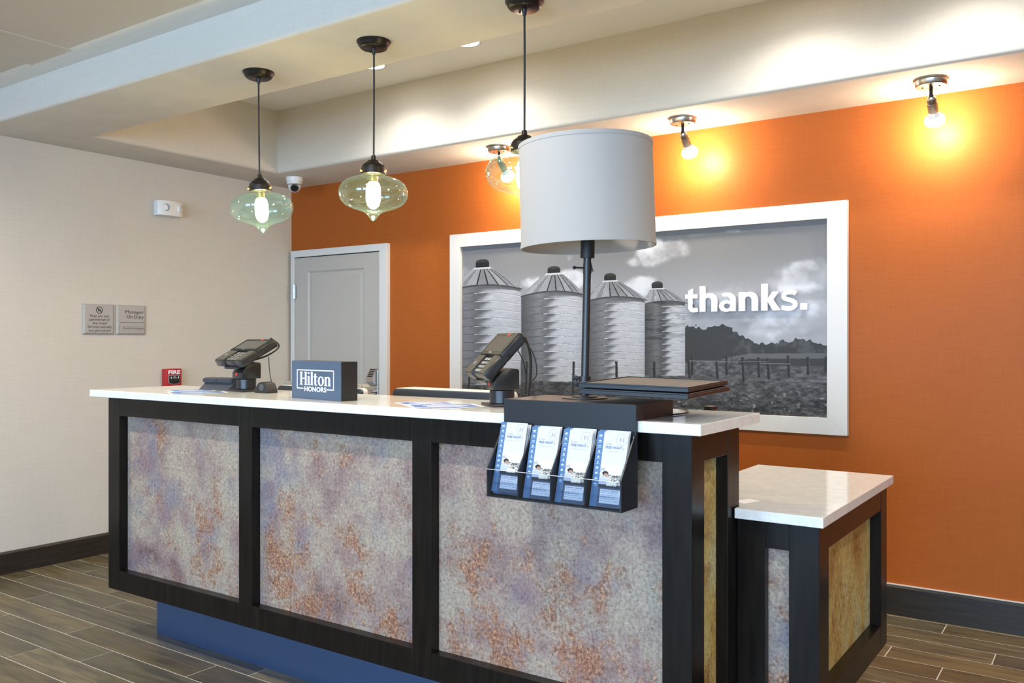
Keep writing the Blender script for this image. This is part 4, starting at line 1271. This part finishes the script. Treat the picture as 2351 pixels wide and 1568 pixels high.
# ------------------------------------------------------------------ pendants under the beam
def pendant(x, y, label, tilt):
    t = thing('pendant_lamp', label, 'pendant lamp', (x, y, Z_SOF), (0, 0, 0), 'glass pendants over the counter')
    bm = lathe([(0, 0), (0.069, 0), (0.069, -0.006), (0.064, -0.012), (0.062, -0.018), (0.056, -0.026), (0.050, -0.030), (0, -0.030)], 48)
    can = obj('canopy', bm, 'bronze', t, True)
    for k in (-1, 1):
        obj('screw', cyl(0.004, -0.034, -0.029, 12, mat=Matrix.Translation((0.027 * k, -0.010 * k, 0))), 'bronze', can)
    obj('cord_grip', lathe([(0, -0.028), (0.010, -0.028), (0.009, -0.040), (0.006, -0.052), (0, -0.052)], 16), 'black_matt', t, True)
    obj('cord', tube([(0, 0, -0.04), (0.001, 0, -0.2), (tilt * 0.10, 0, -0.470)], 0.0038, 8, smooth_n=1), 'black_matt', t, True)
    tm = Matrix.Translation((tilt * 0.10, 0, -0.455)) @ Matrix.Rotation(-tilt, 4, Vector((-0.5688, 0.8225, 0)))
    # holder cap
    bm = lathe([(0, -0.005), (0.009, -0.005), (0.011, -0.022), (0.024, -0.026), (0.027, -0.031), (0.040, -0.040), (0.047, -0.050), (0.048, -0.056), (0.050, -0.058), (0.050, -0.080), (0.047, -0.082), (0, -0.082)], 40, mat=tm)
    cap_ = obj('holder_cap', bm, 'bronze', t, True)
    for k in range(3):
        a = R(-60 + 120 * k - 50)
        bm = cyl(0.005, 0.046, 0.060, 12, mat=tm @ Matrix.Translation((0, 0, -0.070)) @ Matrix.Rotation(a, 4, 'Z') @ Matrix.Rotation(R(90), 4, 'Y'))
        obj('thumb_screw', bm, 'brass', cap_, True)
    # onion-shaped glass
    prof = [(0.046, -0.080), (0.047, -0.088), (0.056, -0.092), (0.084, -0.097), (0.108, -0.106), (0.126, -0.120), (0.1365, -0.138), (0.1395, -0.156), (0.137, -0.172), (0.129, -0.189),
            (0.114, -0.204), (0.092, -0.215), (0.066, -0.223), (0.044, -0.230), (0.030, -0.238), (0.021, -0.248), (0.014, -0.258), (0.008, -0.266), (0.003, -0.2695), (0.0, -0.270)]
    obj('glass_shade', lathe(prof, 64, mat=tm), 'aqua_glass', t, True)
    # glass drop at the tip is solid
    obj('glass_drop', lathe([(0, -0.246), (0.010, -0.250), (0.013, -0.257), (0.008, -0.264), (0, -0.267)], 20, mat=tm), 'aqua_glass', t, True)
    obj('socket', cyl(0.018, -0.118, -0.082, 24, mat=tm), 'brass', t, True)
    obj('bulb', lathe([(0, -0.108), (0.014, -0.108), (0.024, -0.120), (0.029, -0.140), (0.029, -0.185), (0.022, -0.208), (0.009, -0.219), (0, -0.220)], 24, mat=tm), 'pendant_bulb', t, True)
    return t
pendant(-3.165, 2.575, 'aqua glass onion pendant furthest from the white drum lamp', R(3.5))
pendant(-2.460, 2.577, 'aqua glass onion pendant in the middle of the three', R(-0.5))
pendant(-1.727, 2.575, 'aqua glass onion pendant partly hidden by the white drum lamp shade', R(0))

# ------------------------------------------------------------------ spot lamps on the rear soffit
def spot(x, y, label):
    t = thing('spot_lamp', label, 'spot lamp', (x, y, Z_SOF), (0, 0, 0), 'bare-bulb spot lamps above the picture')
    bm = lathe([(0, 0), (0.075, 0), (0.075, -0.004), (0.071, -0.007), (0.068, -0.026), (0.064, -0.031), (0, -0.031)], 48)
    can = obj('canopy', bm, 'nickel', t, True)
    for k in (-1, 1):
        obj('screw', cyl(0.004, -0.035, -0.030, 12, mat=Matrix.Translation((0.036 * k, 0, 0))), 'bronze', can)
    bm = cyl(0.008, -0.070, -0.031, 16); lathe([(0, -0.082), (0.008, -0.080), (0.0095, -0.072), (0.006, -0.066), (0, -0.064)], 16, bm=bm)
    obj('stem', bm, 'bronze', t, True)
    tm = Matrix.Translation((0, 0.0, -0.074)) @ Matrix.Rotation(R(46), 4, 'X')
    bm = lathe([(0, 0.0), (0.012, -0.001), (0.0195, -0.010), (0.0205, -0.018), (0.0205, -0.036), (0.0225, -0.037), (0.0225, -0.084), (0, -0.084)], 32, mat=tm)
    obj('socket', bm, 'nickel', t, True)
    obj('bulb_neck', lathe([(0.014, -0.084), (0.017, -0.090), (0.030, -0.106)], 32, mat=tm), 'white_plastic', t, True)
    obj('bulb', lathe([(0.030, -0.106), (0.041, -0.120), (0.045, -0.132), (0.041, -0.146), (0.027, -0.157), (0, -0.162)], 32, mat=tm), 'spot_bulb', t, True)
    return t
spot(-0.700, 4.42, 'bare-bulb spot lamp nearest the right edge of the orange wall')
spot(-1.930, 4.42, 'bare-bulb spot lamp in the middle, right of the white drum shade')
spot(-3.155, 4.42, 'bare-bulb spot lamp mostly hidden behind a glass pendant')

# ------------------------------------------------------------------ recessed downlights in the tray; unseen fill cans added in the lobby
def downlight(x, y, z, label, r, group, lens, power, spot_deg, blend, color):
    if label:
        t = thing('downlight', label, 'downlight', (x, y, z), (0, 0, 0), group)
    else:
        t = bpy.data.objects.new('downlight', None); COL.objects.link(t); t.parent = ce; t.location = (x, y, z)
    obj('trim_ring', lathe([(r, 0.0), (r + 0.014, 0.0), (r + 0.014, -0.003), (r, -0.006), (r, 0.0)], 40), 'white_paint', t, True)
    obj('lens', lathe([(0, -0.0025), (r, -0.0025)], 40), lens, t)
    d = bpy.data.lights.new('downlight_beam', 'SPOT')
    d.energy = power; d.spot_size = R(spot_deg); d.spot_blend = blend; d.shadow_soft_size = 0.05; d.color = color
    o = bpy.data.objects.new('downlight_beam', d); COL.objects.link(o)
    o.parent = t; o.location = (0, 0, -0.012)
    return t
for x, lab in ((-3.66, 'round recessed downlight above the middle pendant cord'), (-2.95, 'round recessed downlight between the middle and right pendant cords'),
               (-1.20, None), (-0.49, None)):
    downlight(x, 3.825, Z_TRAY, lab, 0.070, 'tray downlights' if lab else None, 'downlight', 30.0, 142, 0.65, (1.0, 0.95, 0.88))
for i, x in enumerate((-4.3, -2.0, 0.4, 2.4)):  # unseen cans added as ambient fill; front row placed by the slab's shadow
    for j, y in enumerate((-3.0, -1.0, 1.35)):
        downlight(x, y, Z_LOB, None, 0.075, None, 'fill_can', (30.0, 30.0, 95.0)[j], 160, 0.6, (1.0, 0.93, 0.84))

# ------------------------------------------------------------------ things on the left wall
def wall_sign(y0, y1, z0, z1, label):
    t = thing('wall_sign', label, 'sign', (XL, (y0 + y1) / 2, (z0 + z1) / 2), (0, 0, 0), 'silver wall signs')
    w, h_ = (y1 - y0), (z1 - z0)
    t['w'] = w
    a, b = w / 2, h_ / 2
    bm = bmesh.new()
    outer0 = [bm.verts.new((0.0, sy * a, sz * b)) for sy, sz in ((-1, -1), (1, -1), (1, 1), (-1, 1))]
    outer = [bm.verts.new((0.008, sy * a, sz * b)) for sy, sz in ((-1, -1), (1, -1), (1, 1), (-1, 1))]
    inner = [bm.verts.new((0.014, sy * (a - 0.012), sz * (b - 0.010))) for sy, sz in ((-1, -1), (1, -1), (1, 1), (-1, 1))]
    for p, q in ((outer0, outer), (outer, inner)):
        for i in range(4):
            bm.faces.new((p[i], p[(i + 1) % 4], q[(i + 1) % 4], q[i]))
    bm.faces.new(inner)
    obj('plate', bm, 'sign_silver', t)
    return t
def wtext(t, s, size, y, z, align='CENTER', fit=None, bold=0.0):
    bm = text_bm(s, size, 0.0003, align, bold, 1.0, fit)
    bmesh.ops.transform(bm, matrix=Matrix.Translation((0.0142, y, z)) @ WALL_L, verts=bm.verts)
    obj('lettering', bm, 'ink', t)
s1 = wall_sign(2.992, 3.203, 1.416, 1.611, 'square silver sign with a crossed-out dog symbol on the left wall')
for k, ln in enumerate(('Pets are not', 'permitted in', 'the hotel', 'Service animals', 'are permitted')):
    wtext(s1, ln, 0.0245, 0.004, 0.012 - 0.0228 * k, 'CENTER', (0.126, 0.132, 0.096, 0.160, 0.146)[k])
bm = lathe([(0.0185, 0), (0.0225, 0), (0.0225, 0.0006), (0.0185, 0.0006), (0.0185, 0)], 36)
prism([(-0.0155, 0.0125), (-0.0125, 0.0155), (0.0155, -0.0125), (0.0125, -0.0155)], 0, 0.0006, 'Z', bm=bm)
prism([(-0.011, 0.004), (-0.006, 0.0075), (-0.004, 0.003), (0.006, 0.003), (0.011, 0.008), (0.012, 0.006), (0.0085, 0.001), (0.0105, -0.0095), (0.0075, -0.0095), (0.005, -0.003), (-0.003, -0.003), (-0.007, -0.0095), (-0.010, -0.0095), (-0.0065, -0.001), (-0.011, 0.0015)], 0, 0.0006, 'Z', bm=bm)
bmesh.ops.transform(bm, matrix=Matrix.Translation((0.0142, 0.002, 0.058)) @ WALL_L, verts=bm.verts)
obj('dog_symbol', bm, 'ink', s1)
s2 = wall_sign(3.217, 3.427, 1.416, 1.611, 'square silver sign with a manager name strip on the left wall')
wtext(s2, 'Manager', 0.031, 0.087, 0.042, 'RIGHT', 0.130)
wtext(s2, 'On Duty', 0.031, 0.087, 0.010, 'RIGHT', 0.122)
obj('rule', box(0.0140, 0.0146, -0.083, 0.094, -0.0180, -0.0155), 'ink', s2)
bm = bmesh.new()
for (a, b_, c_, d_) in ((-0.086, 0.098, -0.0425, -0.0415), (-0.086, 0.098, -0.0685, -0.0675), (-0.086, -0.0848, -0.0675, -0.0425)):
    box(0.0140, 0.0146, a, b_, c_, d_, bm=bm)
obj('name_slot', bm, 'ink', s2)
wtext(s2, 'Ricardo Rodriguez', 0.0165, 0.092, -0.0605, 'RIGHT', 0.150)

# fire alarm pull station
fa = thing('fire_alarm', 'red fire alarm pull station on the left wall just above the counter end', 'fire alarm', (XL, 3.615, 1.115))
obj('body', box(0, 0.050, -0.062, 0.062, -0.075, 0.068, 0.006), 'red_plastic', fa, True)
obj('face_plate', box(0.050, 0.0515, -0.055, 0.055, -0.070, 0.062, 0.0006, 1), 'red_plastic', fa)
bm = text_bm('FIRE', 0.036, 0.0005, 'CENTER', 0.0012, 1.0, 0.092)
bmesh.ops.transform(bm, matrix=Matrix.Translation((0.052, 0, 0.031)) @ WALL_L, verts=bm.verts); obj('lettering', bm, 'white_print', fa)
outl = [(-0.046, 0.024), (0.046, 0.024), (0.046, -0.026), (0.030, -0.036), (0, -0.041), (-0.030, -0.036), (-0.046, -0.026)]
obj('handle_surround', prism(outl, 0.0515, 0.054, 'X'), 'sign_silver', fa)
hd = obj('pull_handle', prism([(a * 0.90, b * 0.88 - 0.001) for a, b in outl], 0.054, 0.060, 'X', bev=0.001), 'ink', fa)
obj('handle_bar', box(0.060, 0.066, -0.036, 0.036, -0.022, -0.014, 0.002), 'black_plastic', hd)
for s_, zz in (('PULL', 0.010), ('DOWN', 0.001)):
    bm = text_bm(s_, 0.0085, 0.0003, 'CENTER'); bmesh.ops.transform(bm, matrix=Matrix.Translation((0.0602, 0, zz)) @ WALL_L, verts=bm.verts); obj('lettering', bm, 'white_print', hd)
for sy in (-1, 1):
    obj('arrow', prism([(sy * 0.028 - 0.003, 0.014), (sy * 0.028 + 0.003, 0.014), (sy * 0.028 + 0.003, 0.006), (sy * 0.028 + 0.006, 0.006), (sy * 0.028, -0.001), (sy * 0.028 - 0.006, 0.006), (sy * 0.028 - 0.003, 0.006)], 0.060, 0.0606, 'X'), 'white_print', hd)

# emergency light, bowed front with two round lamps
el = thing('emergency_light', 'white emergency light with two round lamps high on the left wall', 'emergency light', (XL, 3.585, 2.280))
n = 16
pts = [(0.0, -0.092)] + [(0.030 + 0.048 * math.cos(R(-62 + 124 * i / n)) - 0.0, 0.095 * math.sin(R(-75 + 150 * i / n)) / math.sin(R(75))) for i in range(n + 1)] + [(0.0, 0.092)]
obj('housing', prism(pts, -0.050, 0.050, 'Z', bev=0.003), 'white_plastic', el, True)
for sy, ang in ((-1, -28), (1, 34)):
    a = R(ang)
    px_, py_ = (0.071, -0.045) if sy < 0 else (0.066, 0.064)
    tm = Matrix.Translation((px_, py_, 0.002)) @ Matrix.Rotation(a, 4, 'Z') @ Matrix.Rotation(R(90), 4, 'Y')
    rg = obj('lamp_ring', lathe([(0.025, -0.01), (0.030, -0.01), (0.030, 0.010), (0.025, 0.012), (0.025, -0.01)], 36, mat=tm), 'white_plastic', el, True)
    obj('reflector', lathe([(0, -0.004), (0.012, -0.002), (0.025, 0.008)], 32, mat=tm), 'mon_grey', rg, True)
    obj('lamp', lathe([(0, 0.006), (0.004, 0.004), (0.005, -0.003)], 16, mat=tm), 'white_plastic', rg, True)
obj('test_light', box(0.066, 0.072, 0.0, 0.006, -0.0515, -0.049), 'red_logo', el)

# security camera under the corner of the soffit
sc = thing('security_camera', 'white dome security camera under the soffit corner above the door', 'camera', (-4.985, 4.385, Z_SOF))
bm = lathe([(0, 0), (0.062, 0), (0.062, -0.008), (0.058, -0.032), (0.054, -0.036), (0.053, -0.050), (0.049, -0.052), (0, -0.052)], 44)
obj('base', bm, 'white_plastic', sc, True)
bm = lathe([(0.0465 * math.cos(R(a)), -0.058 + 0.050 * math.sin(R(a))) for a in range(0, -91, -9)][:-1] + [(0, -0.108)], 40)
ball = obj('eyeball', bm, 'white_plastic', sc, True)
d = Vector((0.66, -0.60, -0.62)).normalized()
q = d.to_track_quat('Z', 'Y').to_matrix().to_4x4()
tm = Matrix.Translation((0, 0, -0.058)) @ q
obj('lens_ring', lathe([(0, 0.040), (0.030, 0.040), (0.031, 0.043), (0.026, 0.049), (0.024, 0.047), (0, 0.047)], 36, mat=tm), 'dark_grey', ball, True)
obj('lens', lathe([(0, 0.0485), (0.018, 0.0478), (0.023, 0.0472)], 32, mat=tm), 'lens_glass', ball, True)

bpy.context.view_layer.update()
